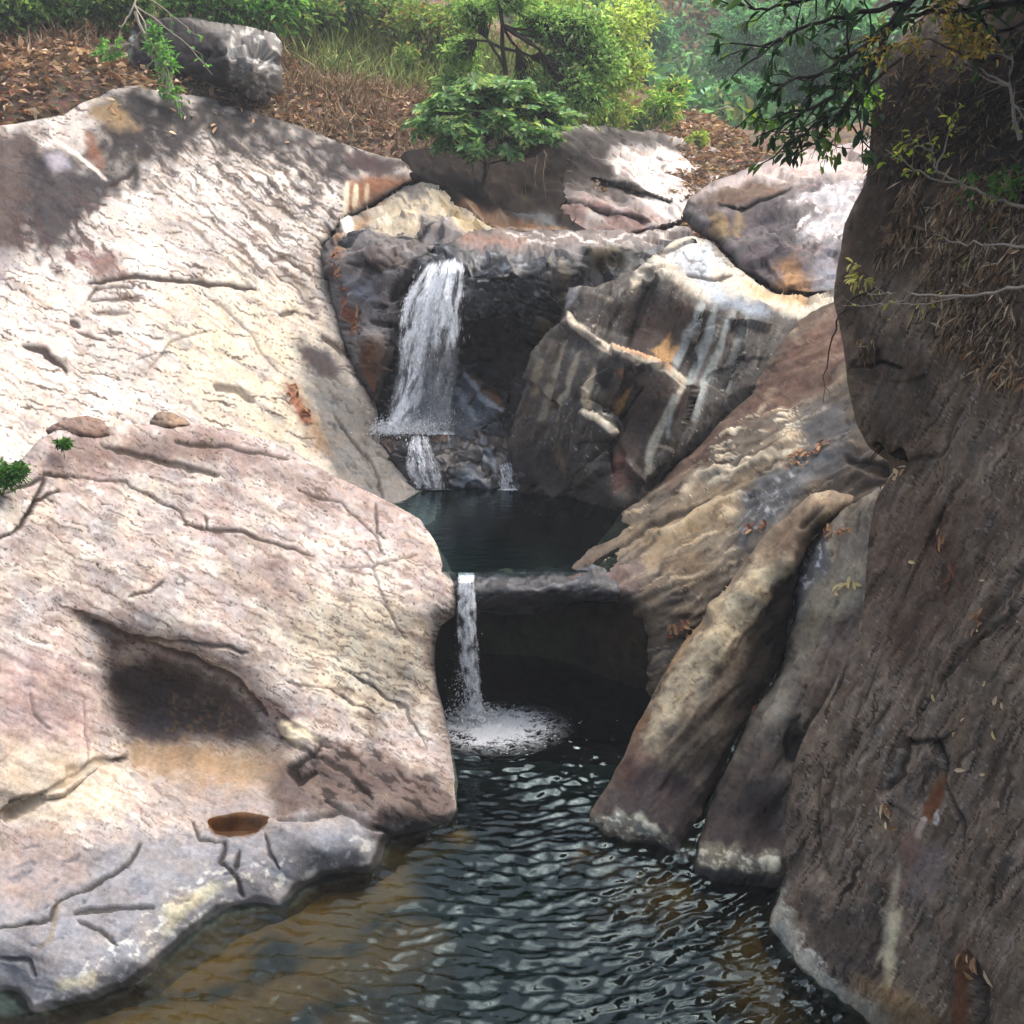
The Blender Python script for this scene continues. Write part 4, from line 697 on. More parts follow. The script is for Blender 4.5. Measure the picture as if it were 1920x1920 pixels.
Patch('pale_rock_dome', key='domeK', step=3,
  poly=[(975,330),(1000,280),(1030,252),(1075,236),(1130,238),(1200,246),(1300,270),(1380,292),(1445,312),(1390,345),(1330,372),(1290,405),(1262,420),(1180,440),(1050,440),(985,420),(960,380)],
  ctrl=[(975,330,23),(1030,255,24.6),(1080,237,25.4),(1200,247,26.4),(1300,272,26.8),(1440,312,26.0),(1390,340,24.5),(1300,345,23.8),(1200,310,23.8),(1270,395,21.5),(1150,340,22.8),(1080,300,23.8),(1020,350,22.3),(1000,410,20.5),(1250,418,20.2),(1130,420,20.2),(1120,390,20.8),(1200,380,21.5),(1330,370,22.8)],
  curl=(12,.4), rough=(.10,1.0), strata=(22,14,.10), base='#c9c0b8', thick=1.5, sdir=(20,30,5), speck=1.0,
  steps=[([(1100,330),(1150,345),(1200,355),(1240,372),(1270,380)],.5,4,60),([(1000,350),(1060,380),(1120,395),(1180,405),(1230,415)],.3,4,50)],
  paint=[
    M('#8a7670',50,8,18,.1,.25,.75,.02,1), M('#3c3432',40,5,20,.35,.12,.85,.03,2),
    A('#332f2d',[(960,380),(1000,290),(1040,245),(1130,236),(1210,246),(1290,268),(1400,300),(1330,300),(1240,280),(1160,275),(1130,300),(1150,330),(1090,340)],12,.88,14), A('#6b5a48',[(1280,275),(1440,312),(1390,335),(1330,310)],10,.75,12),
    A('#3a322e',[(970,330),(1060,280),(1120,290),(1160,335),(1230,370),(1280,395),(1180,390),(1060,370)],14,.85,14), A('#6e5049',[(1020,370),(1120,380),(1250,410),(1180,440),(1040,430)],12,.8,14), A('#a7a49e',[(1095,395),(1130,400),(1130,420),(1095,420)],8,.7,10), A('#d8cfc8',[(1180,365),(1240,380),(1285,400),(1255,402),(1200,385)],6,.9,6), A('#b56a3a',[(1030,410),(1070,405),(1080,425),(1040,430)],8,.6,8),
    M('#b5a9a0',20,8,20,.2,.2,.7,0,3,area=[(990,350),(1060,360),(1060,390),(1000,390)],asoft=8),
  ], label='low rock dome with a pale back, upstream of the terrace')

Patch('earth_bank', key='bankQ', step=3.5,
  poly=[(745,325),(770,290),(840,268),(930,262),(1030,255),(1060,300),(1050,400),(1110,436),(1000,440),(930,440),(880,405),(830,362),(790,340)],
  ctrl=[(750,325,20.4),(775,292,21.5),(930,265,23),(1030,258,24),(800,330,20.0),(870,370,19.2),(900,330,21.0),(980,330,21.6),(1000,390,20.8),(930,400,19.6),(930,435,18.3),(1000,436,18.5),(1100,436,18.8),(1050,400,20.4)],
  curl=(12,.2), rough=(.2,1.0), base='#2a221c', thick=.8, cat='earth bank',
  paint=[M('#3f342a',30,14,30,.1,.3,.8,.03,1), M('#241d18',26,12,20,.15,.25,.8,.04,2), A('#7a5530',[(850,385),(930,400),(1000,420),(1110,434),(1000,445),(930,442)],8,.85,9,0,.7), A('#4e5358',[(960,395),(1030,405),(1050,425),(980,415)],8,.7,8,0,.6)],
  label='dark earth bank with hanging roots under the broadleaf shrub')

Patch('lichen_boulder', key='boulderM', step=2.6,
  poly=[(222,118),(232,70),(262,40),(330,28),(400,40),(455,52),(512,66),(527,100),(520,165),(497,194),(470,188),(440,165),(400,162),(330,150),(270,140),(235,132)],
  ctrl=[(222,118,21.6),(250,50,22.2),(330,30,22.6),(455,55,22.4),(525,100,21.6),(518,165,21.2),(490,192,20.9),(440,165,20.9),(330,150,21.2),(270,138,21.3),(300,90,21.4),(380,100,21.2),(440,110,20.6),(480,140,20.5),(480,90,21.0),(420,140,20.8)],
  curl=(20,.6), rough=(.12,1.2), facets=(.9,.2), base='#7b7772', thick=1.2,
  steps=[([(425,60),(432,110),(440,165)],-.25,6,50)],
  paint=[A('#242124',[(222,118),(235,60),(330,40),(420,70),(430,160),(330,150)],12,.92,12), M('#b9b8b2',16,14,0,.05,.2,.85,0,1,area=[(425,60),(520,60),(530,180),(470,190),(435,150)],asoft=10), M('#47433f',20,8,40,.2,.2,.7,.03,2), A('#a9aba4',[(225,95),(248,95),(252,130),(232,130)],6,.8,8), L('#c8ccc4',[(245,45),(250,85)],4,4,.7,4)],
  label='lichen patched grey boulder half buried in leaf litter on the hillside')

# two loose stones on the boulder's crest
for (cx, cy_, w, h, Y, lab, bcol) in ((150, 806, 60, 24, 10.0, 'rounded brown stone lying on the crest of the large boulder', '#8a7468'),
                                 (315, 794, 38, 20, 10.75, 'small squarish stone lying on the crest of the large boulder', '#8b7765')):
    po = []
    for a in np.linspace(0, 2 * math.pi, 14, endpoint=False):
        rr = 1 + .12 * math.sin(3 * a + cx); po.append((cx + w * rr * math.cos(a), cy_ + h * rr * math.sin(a)))
    Patch('loose_stone', key='stone%d' % cx, step=2, poly=po, ctrl=[(cx, cy_, Y - .18), (cx - w, cy_ + h, Y), (cx + w, cy_ + h, Y), (cx - w, cy_ - h, Y + .15), (cx + w, cy_ - h, Y + .15), (cx, cy_ - h, Y + .1), (cx, cy_ + h, Y - .1)],
          curl=(14, .12), rough=(.02, 3), base=bcol, thick=.25, paint=[M('#6a5a50', 18, 8, 10, .1, .2, .7, .01, 1)], label=lab, cat='stone')
# ------------------------------------------------------------------ hillside, stream bed, water
def hill_points():
    pts = [at_y(*p) for p in [(0,170,19.2),(0,100,21),(0,0,24),(150,165,19.6),(260,150,20.6),(400,175,21.3),(520,215,21.6),(640,262,21.8),(760,290,22),(600,120,26),(760,170,26.5),(900,215,26),(700,0,33),(1000,0,42),
                             (1000,150,30),(1150,225,29),(1200,100,58),(1300,260,44),(1430,295,40),(1300,0,68),(1450,150,58),(1600,240,42),(1600,0,58),(-260,120,18.5),(-260,-100,23)]]
    pts += [np.array(p, float) for p in [(-9,17.5,5.0),(-6,18,4.2),(-3,18,3.2),(0,17.5,3.6),(3,19,4.2),(6,19,4.6),(-14,14,8),(-16,8,9),(-25,20,18),(-30,40,28),(-20,70,34),(0,90,38),(25,90,40),(40,60,32),(35,30,22),(16,22,11),
             (10,16,6),(9,10,4.0),(12,4,5),(20,10,12),(-48,16,30),(48,20,30)]]
    return np.array(pts)
HP = hill_points(); HILL = TPS(HP[:, :2], HP[:, 2], 2e-3)
def hill_z(x, y, detail=True):
    P = np.c_[np.ravel(x), np.ravel(y)]; z = HILL(P)
    if detail: z = z + 0.35 * fbm(np.c_[P * 0.35, np.zeros(len(P))], 4) + 0.07 * fbm(np.c_[P * 2.1, np.ones(len(P))], 3)
    return z
def graded(a, b, n, p=1.0): return a + (b - a) * np.linspace(0, 1, n) ** p
hx = np.unique(np.r_[np.linspace(-48, -14, 50), np.linspace(-14, 16, 190), np.linspace(16, 48, 50)])
hy = np.unique(np.r_[graded(16.5, 36, 150), graded(36, 92, 110)])
GX, GY = np.meshgrid(hx, hy); hz = hill_z(GX, GY)
V = np.c_[GX.ravel(), GY.ravel(), hz]; nI = np.arange(GX.size).reshape(GX.shape)
Q = np.stack([nI[:-1, :-1], nI[:-1, 1:], nI[1:, 1:], nI[1:, :-1]], -1).reshape(-1, 4)
z0 = np.zeros(len(V)); n1 = fbm(np.c_[V[:, :2] * .5, z0], 4); n2 = fbm(np.c_[V[:, :2] * 1.7, z0 + 5], 4)
hc = lin('#705a48') * np.ones((len(V), 1)); 
def blend(c, m, col): return c * (1 - m[:, None]) + lin(col) * m[:, None]
hc = blend(hc, sstep(-.1, .4, n1), '#85695299'[:7]); hc = blend(hc, .8 * sstep(.1, .5, n2), '#a08064'); hc = blend(hc, .8 * sstep(.0, .5, -n1 + .4 * n2), '#4c4034')
hc = blend(hc, .7 * sstep(.15, .5, fbm(np.c_[V[:, :2] * .9, z0 + 9], 3)), '#5e6340')
mg = NT('leafy_soil')
colA = mg.n('Attribute', attribute_name='Col').outputs['Color']; co = mg.n('TexCoord').outputs['Object']
nz1 = mg.n('TexNoise', i_Scale=9.0, i_Detail=8.0, i_Roughness=0.75); mg.l(co, nz1.inputs['Vector'])
vo = mg.n('TexVoronoi', i_Scale=14.0); mg.l(co, vo.inputs['Vector'])
f_ = mg.math('MULTIPLY_ADD', nz1.outputs['Fac'], 1.5); mg.t.nodes[-1].inputs[2].default_value = 0.25
c_ = mg.mix(1.0, colA, f_, 'MULTIPLY'); c_ = mg.mix(0.35, c_, vo.outputs['Color'], 'OVERLAY')
bb = mg.n('BsdfPrincipled', i_Roughness=0.95); mg.l(c_, bb.inputs['Base Color'])
bp = mg.n('Bump', i_Strength=0.9, i_Distance=0.12); mg.l(nz1.outputs['Fac'], bp.inputs['Height']); mg.l(bp.outputs[0], bb.inputs['Normal']); mg.l(bb.outputs[0], mg.out.inputs[0])
SOIL = mg.m
tag(mesh_obj('hillside', V, Q, SOIL, cols=hc), kind='structure')

# bed of the lower pool: shallow ochre shelf on the left, a dark channel, shallow again by the right wall
def bed(name, x0, x1, y0, y1, n, fz, fc, cat_struct=True):
    X, Y = np.meshgrid(np.linspace(x0, x1, n), np.linspace(y0, y1, n)); P = np.c_[X.ravel(), Y.ravel()]
    z = fz(P); I = np.arange(X.size).reshape(X.shape)
    Q = np.stack([I[:-1, :-1], I[:-1, 1:], I[1:, 1:], I[1:, :-1]], -1).reshape(-1, 4)
    c = fc(P, z); return tag(mesh_obj(name, np.c_[P, z], Q, ROCK, cols=c, attrs={'wet': np.zeros(len(P))}), kind='structure')
shoreL = [Zp(x, y, 0) for x, y in [(850,1535),(725,1570),(703,1628),(600,1642),(525,1700),(480,1692),(410,1707),(340,1760),(230,1852),(130,1886),(60,1897),(-300,1960),(-700,2400)]]
shoreR = [Zp(x, y, 0) for x, y in [(1110,1548),(1255,1594),(1302,1632),(1460,1658),(1447,1735),(1490,1800),(1560,1860),(1640,1922),(1900,2150),(2200,2600)]]
def toXY(l):
    o = []
    for px, py, Y in l:
        w = at_y(px, py, Y); o.append((w[0], w[1]))
    return o
SL, SR = toXY(shoreL), toXY(shoreR)
def low_bed(P):
    dl = seg_dist(P, SL)[0]; dr = seg_dist(P, SR)[0]; y = P[:, 1]
    n = fbm(np.c_[P * .8, np.zeros(len(P))], 4)
    wl = .35 + .55 * sstep(8.4, 6.4, y); wr = .18 + .22 * sstep(8.3, 7.6, y)
    zl = -.05 - .22 * dl - .85 * sstep(.45, 3.2, (dl + .20 * n) / wl); zr = -.10 - .35 * dr - .75 * sstep(.5, 4.0, (dr + .12 * n) / wr)
    return -.12 + np.logaddexp(zl * 9, zr * 9) / 9 + .05 * n + .07 * ridged(np.c_[P @ np.array([[.9, -1.3], [.5, 2.2]]), np.zeros(len(P))], 4) - .03
def low_col(P, z):
    dl = seg_dist(P, SL)[0]; dr = seg_dist(P, SR)[0]; y = P[:, 1]
    n = fbm(np.c_[P @ np.array([[.8, -1.6], [.6, 2.6]]), np.zeros(len(P))], 5, .6); n2 = fbm(np.c_[P * 1.1, np.ones(len(P))], 4); c = np.tile(lin('#805829'), (len(P), 1))
    c = blend(c, .95 * sstep(-.05, .3, n), '#25261a'); c = blend(c, .6 * sstep(.1, .4, -n), '#846338')
    wl = .25 + 1.05 * sstep(8.2, 6.3, y); wr = .22 + .35 * sstep(8.4, 7.4, y)
    q = np.minimum(dl / wl, dr / wr) + .45 * n2
    return blend(c, sstep(.35, 1.15, q), '#081d1c')  # light lost in deep water is painted into the bed as dark teal
bed('lower_pool_bed', -8, 8, 0.5, 13.5, 200, low_bed, low_col)
ZU = 1.6
def up_bed(P):
    cx = .1; d = np.hypot((P[:, 0] - cx) / 2.6, (P[:, 1] - 13.0) / 2.7)
    lip = sstep(11.3, 10.75, P[:, 1])
    return ZU - .75 + .55 * sstep(.55, 1.0, d) + .08 * fbm(np.c_[P * 1.3, np.zeros(len(P))], 3) + .45 * lip * (1 - sstep(.55, 1., d))
bed('upper_pool_bed', -3.2, 3.2, 10.75, 15.6, 90, up_bed, lambda P, z: np.tile(lin('#123230'), (len(P), 1)))

def water_material(name, tint, bump, scale, rough=.03):
    g = NT(name); co = g.n('TexCoord').outputs['Object']
    nz = g.n('TexNoise', i_Scale=scale, i_Detail=3.0, i_Roughness=.5); g.l(co, nz.inputs['Vector'])
    bp = g.n('Bump', i_Strength=bump, i_Distance=.01); g.l(nz.outputs['Fac'], bp.inputs['Height'])
    fr = g.n('Fresnel', i_IOR=1.36); g.l(bp.outputs[0], fr.inputs['Normal'])
    tr = g.n('BsdfTransparent'); tr.inputs['Color'].default_value = tint + (1,)
    gl = g.n('BsdfGlossy'); gl.inputs['Roughness'].default_value = rough; gl.inputs['Color'].default_value = (.74, .95, 1, 1); g.l(bp.outputs[0], gl.inputs['Normal'])
    mx = g.n('MixShader'); g.l(fr.outputs[0], mx.inputs[0]); g.l(tr.outputs[0], mx.inputs[1]); g.l(gl.outputs[0], mx.inputs[2]); g.l(mx.outputs[0], g.out.inputs[0])
    return g.m
WATER = water_material('pool_water', (.50, .60, .55), .25, 14.0)
SPLASH = at_y(905, 1350, Zp(905, 1350, 0)[2])
def waves(P):
    d = P - SPLASH[:2]; r = np.hypot(d[:, 0], d[:, 1]); th = np.arctan2(d[:, 0], -d[:, 1])
    w1 = fbm(np.c_[P * 1.1, np.zeros(len(P))], 3); w2 = fbm(np.c_[P * 1.1, np.full(len(P), 9.)], 3)
    rr = r + .10 * w1
    h = np.zeros(len(P))
    # trains that leave the splash, broken up along the crests
    for k, (lam, a, s) in enumerate(((.34, .0055, 2.0), (.205, .0085, 2.4), (.15, .0072, 3.4), (.10, .0036, 5.0))):
        ph = 2 * math.pi * rr / lam + k * 2.0 + 5.0 * fbm(np.c_[P[:, 0] * s * .8, P[:, 1] * s * .55, np.full(len(P), k * 5.)], 3)
        env = .15 + 1.2 * sstep(-.35, .45, fbm(np.c_[P[:, 0] * s * .55, P[:, 1] * s * .9, np.full(len(P), 30 + k)], 2))
        h += a * env * np.sin(ph)
    h += .017 * fbm(np.c_[P[:, 0] * 4.5, P[:, 1] * 9.0, np.full(len(P), 3.)], 3)
    h *= (.5 + .5 * sstep(.2, 1.2, r)); h += .012 * np.exp(-(r / .55) ** 2) * fbm(np.c_[P * 9, np.zeros(len(P))], 3) * 2.5
    calm = sstep(.1, 1.1, seg_dist(P, SL)[0]) * .75 + .25
    return .95 * h * calm
def water_sheet(name, x0, x1, y0, y1, nx, ny, z, hfun, mat):
    X, Y = np.meshgrid(np.linspace(x0, x1, nx), np.linspace(y0, y1, ny)); P = np.c_[X.ravel(), Y.ravel()]
    I = np.arange(X.size).reshape(X.shape); Q = np.stack([I[:-1, :-1], I[:-1, 1:], I[1:, 1:], I[1:, :-1]], -1).reshape(-1, 4)
    return tag(mesh_obj(name, np.c_[P, z + hfun(P)], Q, mat), kind='structure')
water_sheet('lower_pool_water', -6.5, 4.5, 3.5, 12.6, 620, 620, 0.0, waves, WATER)
WATER2 = water_material('upper_pool_water', (.30, .40, .40), .35, 18.0)
water_sheet('upper_pool_water', -3.0, 3.0, 10.62, 15.4, 150, 150, ZU, lambda P: .004 * fbm(np.c_[P[:, 0] * 3, P[:, 1] * 9, np.zeros(len(P))], 3), WATER2)
# ------------------------------------------------------------------ falling water
def ribbons(A0, A1, A2, wid, side):
    """bent three-point ribbons, tapered at both ends"""
    n = len(A0); s = side * wid[:, None]
    V = np.stack([A0, A1 - s, A1 + s, A2], 1).reshape(-1, 3); I = np.arange(n)[:, None] * 4
    return V, I + np.array([[0, 1, 3, 2]])
def fall_material():
    g = NT('white_water'); d = g.n('BsdfDiffuse'); d.inputs[0].default_value = (.95, .975, 1, 1)
    t = g.n('BsdfTranslucent'); t.inputs[0].default_value = (.95, .975, 1, 1); gl = g.n('BsdfGlossy'); gl.inputs['Roughness'].default_value = .15
    m1 = g.n('MixShader'); m1.inputs[0].default_value = .5; g.l(d.outputs[0], m1.inputs[1]); g.l(t.outputs[0], m1.inputs[2])
    m2 = g.n('MixShader'); m2.inputs[0].default_value = .10; g.l(m1.outputs[0], m2.inputs[1]); g.l(gl.outputs[0], m2.inputs[2])
    tr = g.n('BsdfTransparent'); m3 = g.n('MixShader'); m3.inputs[0].default_value = .35; g.l(m2.outputs[0], m3.inputs[1]); g.l(tr.outputs[0], m3.inputs[2])
    g.l(m3.outputs[0], g.out.inputs[0]); return g.m
FALLM = fall_material()
def interp(poly, v):
    poly = np.array(poly, float); k = np.linspace(0, 1, len(poly)); return np.stack([np.interp(v, k, poly[:, j]) for j in range(poly.shape[1])], -1)
def falling_water(name, label, left, right, n, seglen, wpx, dens=None, jit=.08, veil=None):
    """left / right: edge polylines (px, py, Y); streaks follow the flow between them"""
    r = np.random.default_rng(len(label)); u = r.random(n * 3); v = r.random(n * 3)
    if dens is not None:
        keep = r.random(len(u)) < dens(u, v); u, v = u[keep], v[keep]
    u, v = u[:n], v[:n]; m = len(u)
    clump = .05 * np.sin(u * 40 + 3 * np.sin(u * 13)); u = np.clip(u + clump + .03 * noise(np.c_[u * 9, v * 4, np.zeros(m)]), 0, 1)
    dv = seglen * (.4 + 1.2 * r.random(m))
    pts = []
    for k in (0, .5, 1):
        vv = np.clip(v + dv * k, 0, 1); a = interp(left, vv); b = interp(right, vv); q = a + (b - a) * u[:, None]
        q[:, 0] += 2.0 * noise(np.c_[u * 30, vv * 18, np.zeros(m)])
        x, y, z = ray(q[:, 0], q[:, 1]); t = q[:, 2] / y; pts.append(world_t(q[:, 0], q[:, 1], t))
    off = r.normal(size=(m, 3)) * [jit * .35, jit, jit * .25]
    tt = np.linalg.norm(pts[1] - [0, 0, CAM_Z], axis=1)
    w = wpx * (.25 + r.random(m) ** 2 * 1.3) * tt / F_PX
    th = r.normal(size=m) * .5; side = np.stack([np.cos(th), np.sin(th), np.zeros(m)], -1)
    V, Q = ribbons(pts[0] + off, pts[1] + off, pts[2] + off, w, side)
    root = empty(name, tuple(V[V[:, 2].argmin()]), label, 'waterfall')
    o = attach(mesh_obj('streams', V, Q, FALLM), root); o['kind'] = 'stuff'
    sheets(root, left, right, dens or (lambda a, b: 1 + 0 * a), *veil) if veil else None
    return root
def sheet_material():
    g = NT('falling_sheet'); d = g.n('BsdfDiffuse'); d.inputs[0].default_value = (.95, .975, 1, 1); t = g.n('BsdfTranslucent'); t.inputs[0].default_value = (.95, .975, 1, 1)
    m1 = g.n('MixShader'); m1.inputs[0].default_value = .5; g.l(d.outputs[0], m1.inputs[1]); g.l(t.outputs[0], m1.inputs[2])
    tr = g.n('BsdfTransparent'); m = g.n('MixShader'); g.l(g.n('Attribute', attribute_name='cover').outputs['Fac'], m.inputs[0]); g.l(tr.outputs[0], m.inputs[1]); g.l(m1.outputs[0], m.inputs[2]); g.l(m.outputs[0], g.out.inputs[0]); return g.m
SHEETM = sheet_material()
def sheets(root, left, right, gatef, n=3, nu=90, nv=260, depth=.07, fu=16, fv=5, gain=1.0, seed=0):
    for k in range(n):
        u, v = np.meshgrid(np.linspace(-.06, 1.06, nu), np.linspace(0, 1, nv)); u, v = u.ravel(), v.ravel(); z = np.full(len(u), float(seed + 7 * k))
        a = interp(left, v); b = interp(right, v); q = a + (b - a) * u[:, None]; q[:, 0] += 2.2 * fbm(np.c_[u * 6, v * 9, z], 3); q[:, 2] += depth * (k - .5 * n) + depth * 1.2 * fbm(np.c_[u * 7, v * 5, z], 3)
        x, y, zz = ray(q[:, 0], q[:, 1]); W = world_t(q[:, 0], q[:, 1], q[:, 2] / y)
        st = fbm(np.c_[u * fu + 1.5 * fbm(np.c_[u * 3, v * 3, z], 2), v * fv, z], 4, .62); fine = fbm(np.c_[u * fu * 3.2, v * fv * 6, z + 3], 3, .6)
        edge = sstep(-.05, .10, u + .07 * fine) * sstep(1.05, .90, u + .07 * fine)
        cov = np.clip(gain * gatef(np.clip(u, 0, 1), v) * edge * np.clip(.46 + 1.5 * st + .75 * fine, 0, 1.3), 0, .97)
        I = np.arange(len(u)).reshape(nv, nu); Q = np.stack([I[:-1, :-1], I[1:, :-1], I[1:, 1:], I[:-1, 1:]], -1).reshape(-1, 4); Q = Q[cov[Q].max(1) > .01]
        used = np.unique(Q); mp = -np.ones(len(u), int); mp[used] = np.arange(len(used))
        attach(mesh_obj('water_veil', W[used], mp[Q], SHEETM, attrs={'cover': cov[used]}), root)
def droplets(root, centre, spread, n, size, name='spray'):
    r = np.random.default_rng(n); c = np.array(centre) + r.normal(size=(n, 3)) * spread
    s = size * (.35 + r.random(n) ** 3 * 1.5)
    T = np.array([[1, 1, 1], [1, -1, -1], [-1, 1, -1], [-1, -1, 1]]) * .6
    V = (c[:, None, :] + T[None] * s[:, None, None] * np.array([1, 1, 1.4])).reshape(-1, 3); I = np.arange(n)[:, None, None] * 4
    Fc = (I + np.array([[0, 1, 2], [0, 3, 1], [0, 2, 3], [1, 3, 2]])).reshape(-1, 3)
    o = attach(mesh_obj(name, V, Fc, FALLM), root); o['kind'] = 'stuff'
def gate(u, v):   # full but torn at the top, a narrow broken column lower down
    full = 1 - sstep(.36, .54, v); col = np.exp(-((u - .34 + .14 * v) / .14) ** 2); z = np.zeros(len(u))
    torn = np.clip(.42 + 1.25 * fbm(np.c_[u * 7 + 2 * v, v * 5.5, z], 3), .04, 1); mid = .45 * np.exp(-((u - .62 + .5 * v) / .16) ** 2)
    thin = .06 * np.exp(-((u - .75) / .3) ** 2) + .012
    top = sstep(.0, .05, v - .03 - .05 * noise(np.c_[u * 6, z, z]))
    return np.clip(top * (full * (torn + mid) + (1 - full) * (col * torn * 1.3 + thin)) + sstep(.96, 1., v) * .3, 0, 1)
wf = falling_water('waterfall', 'tall white waterfall dropping over the dark cliff', 
   [(806,482,15.75),(786,520,15.5),(762,560,15.35),(752,610,15.25),(748,650,15.2),(744,700,15.15),(735,745,15.1),(724,790,15.05),(712,813,15.0)],
   [(866,470,15.75),(868,510,15.35),(864,560,15.15),(862,600,15.12),(862,650,15.1),(858,700,15.1),(850,745,15.08),(850,790,15.05),(850,815,15.0)], 900, .026, .9, gate, .16, (4, 110, 420, .08, 10, 7, 2.3, 0))
droplets(wf, at_y(755, 800, 15.1), np.array([.24, .18, .06]), 4200, .009)
droplets(wf, at_y(800, 780, 15.15), np.array([.45, .2, .22]), 900, .005)
droplets(wf, at_y(745, 806, 15.05), np.array([.22, .12, .03]), 1300, .011)
falling_water('waterfall', 'short white cascade over the wet step, under the tall waterfall',
   [(772,818,14.8),(766,845,14.55),(762,875,14.42),(780,916,14.35)], [(800,818,14.8),(812,845,14.5),(826,875,14.4),(832,916,14.35)], 220, .10, 1.0, lambda u, v: .35 + .65 * (np.sin(u * 17) > -.2) * (1 - .6 * sstep(.5, 1, u)), .05, (2, 60, 120, .05, 7, 3, 1.1, 20))
falling_water('waterfall', 'small veil of water at the right end of the wet step',
   [(936,872,14.72),(940,890,14.6),(938,918,14.48)], [(958,866,14.72),(968,890,14.6),(982,918,14.48)], 90, .12, .9, lambda u, v: .6 + 0 * u, .03, (2, 40, 60, .03, 6, 2, 1.1, 40))
wl = falling_water('waterfall', 'narrow white water column pouring from the sill into the lower pool',
   [(860,1074,10.75),(860,1092,10.36),(858,1130,10.28),(858,1180,10.26),(862,1240,10.28),(870,1300,10.3),(876,1342,10.32)],
   [(888,1074,10.75),(890,1092,10.32),(892,1130,10.25),(894,1180,10.23),(898,1240,10.25),(902,1300,10.27),(906,1342,10.3)], 200, .025, 1.2, lambda u, v: np.clip(.30 + .8 * noise(np.c_[u * 3, v * 16, np.zeros(len(u))]) + .8 * (1 - sstep(.0, .28, v)) + .3 * np.exp(-((u - .55) / .3) ** 2), .03, 1), .03, (3, 60, 420, .025, 4, 8, 2.0, 60))
droplets(wl, at_y(884, 1250, 10.27), np.array([.05, .04, .30]), 260, .006)
droplets(wl, at_y(868, 1290, 10.28), np.array([.06, .05, .2]), 500, .006)
droplets(wl, at_y(888, 1338, 10.3), np.array([.14, .1, .05]), 900, .009)

# foam where the water lands: crumbs of white froth, thinning outward
def foam(name, label, cpx, rx, ry, z, n, size, hfun=None, tail=(0, 0)):
    r = np.random.default_rng(n); c = at_y(cpx[0], cpx[1], Zp(cpx[0], cpx[1], z)[2])
    a = r.random(n) * 2 * math.pi; q = np.abs(r.normal(size=n)) * .62
    P = np.c_[c[0] + rx * q * np.cos(a) + tail[0] * q * r.random(n), c[1] + ry * q * np.sin(a) + tail[1] * q * r.random(n)]
    keep = r.random(n) < np.clip(1.25 - .75 * q + .9 * fbm(np.c_[P * [5, 8], np.zeros(n)], 3), .02, 1); P = P[keep]; q = q[keep]; m = len(P)
    h = hfun(P) if hfun else np.zeros(m); s = size * (.4 + 1.2 * r.random(m)) * (1.1 - .35 * np.clip(q, 0, 2)); k = 6
    ang = np.linspace(0, 2 * math.pi, k, endpoint=False)
    ring = np.stack([np.cos(ang) * 1.5, np.sin(ang) * .8, 0 * ang], -1); zt = z + h + .001
    base = np.c_[P, zt]; V = np.concatenate([base[:, None, :] + ring[None] * s[:, None, None] * (.7 + .6 * r.random((m, k, 1))), (base + np.c_[np.zeros((m, 2)), s * .55])[:, None, :]], 1).reshape(-1, 3)
    I = np.arange(m)[:, None, None] * (k + 1); Fc = (I + np.array([[i, (i + 1) % k, k] for i in range(k)])).reshape(-1, 3)
    o = mesh_obj(name, V, Fc, FALLM); tag(o, label, 'foam', kind='stuff')
def foam_sheet(name, label, cpx, rx, ry, z, hfun, shift=(0, 0)):
    c = at_y(cpx[0], cpx[1], Zp(cpx[0], cpx[1], z)[2]); X, Y = np.meshgrid(np.linspace(-1, 1, 200), np.linspace(-1, 1, 200)); P = np.c_[c[0] + X.ravel() * rx * 2, c[1] + Y.ravel() * ry * 2]; r = np.hypot(X.ravel() * 2 - shift[0], Y.ravel() * 2 - shift[1]); zz = np.zeros(len(P))
    w = P + .05 * np.c_[fbm(np.c_[P * 6, zz], 2), fbm(np.c_[P * 6, zz + 9], 2)]
    net = ridged(np.c_[w * [9, 14], zz + 2], 4); fine = fbm(np.c_[w * [34, 46], zz], 3)
    body = 1 - r + .55 * fbm(np.c_[w * [5, 8], zz], 3) + .45 * fine; cov = np.clip(sstep(-.02, .38, body) + sstep(1.75, .8, r) * sstep(.42, .66, net + .35 * fine) * .7, 0, .98)
    I = np.arange(len(P)).reshape(200, 200); Q = np.stack([I[:-1, :-1], I[:-1, 1:], I[1:, 1:], I[1:, :-1]], -1).reshape(-1, 4); Q = Q[cov[Q].max(1) > .02]
    used = np.unique(Q); mp = -np.ones(len(P), int); mp[used] = np.arange(len(used)); V = np.c_[P, z + hfun(P) + .005 + .022 * cov * np.clip(fine + .4, 0, 1)]
    tag(mesh_obj(name, V[used], mp[Q], SHEETM, attrs={'cover': cov[used]}), label, 'foam', kind='stuff')
foam_sheet('foam', 'white froth spreading on the lower pool under the narrow water column', (930, 1364), .50, .40, 0.0, waves)
foam('foam_fleck', 'scattered white flecks around the froth on the lower pool', (935, 1366), .62, .46, 0.0, 1100, .009, waves, (.25, -.1))

foam('foam', 'thin white foam line where the short cascade meets the upper pool', (805, 917), .26, .05, ZU, 700, .014)
foam('foam', 'thin white foam line under the small veil, on the upper pool', (962, 918), .18, .04, ZU, 400, .013)

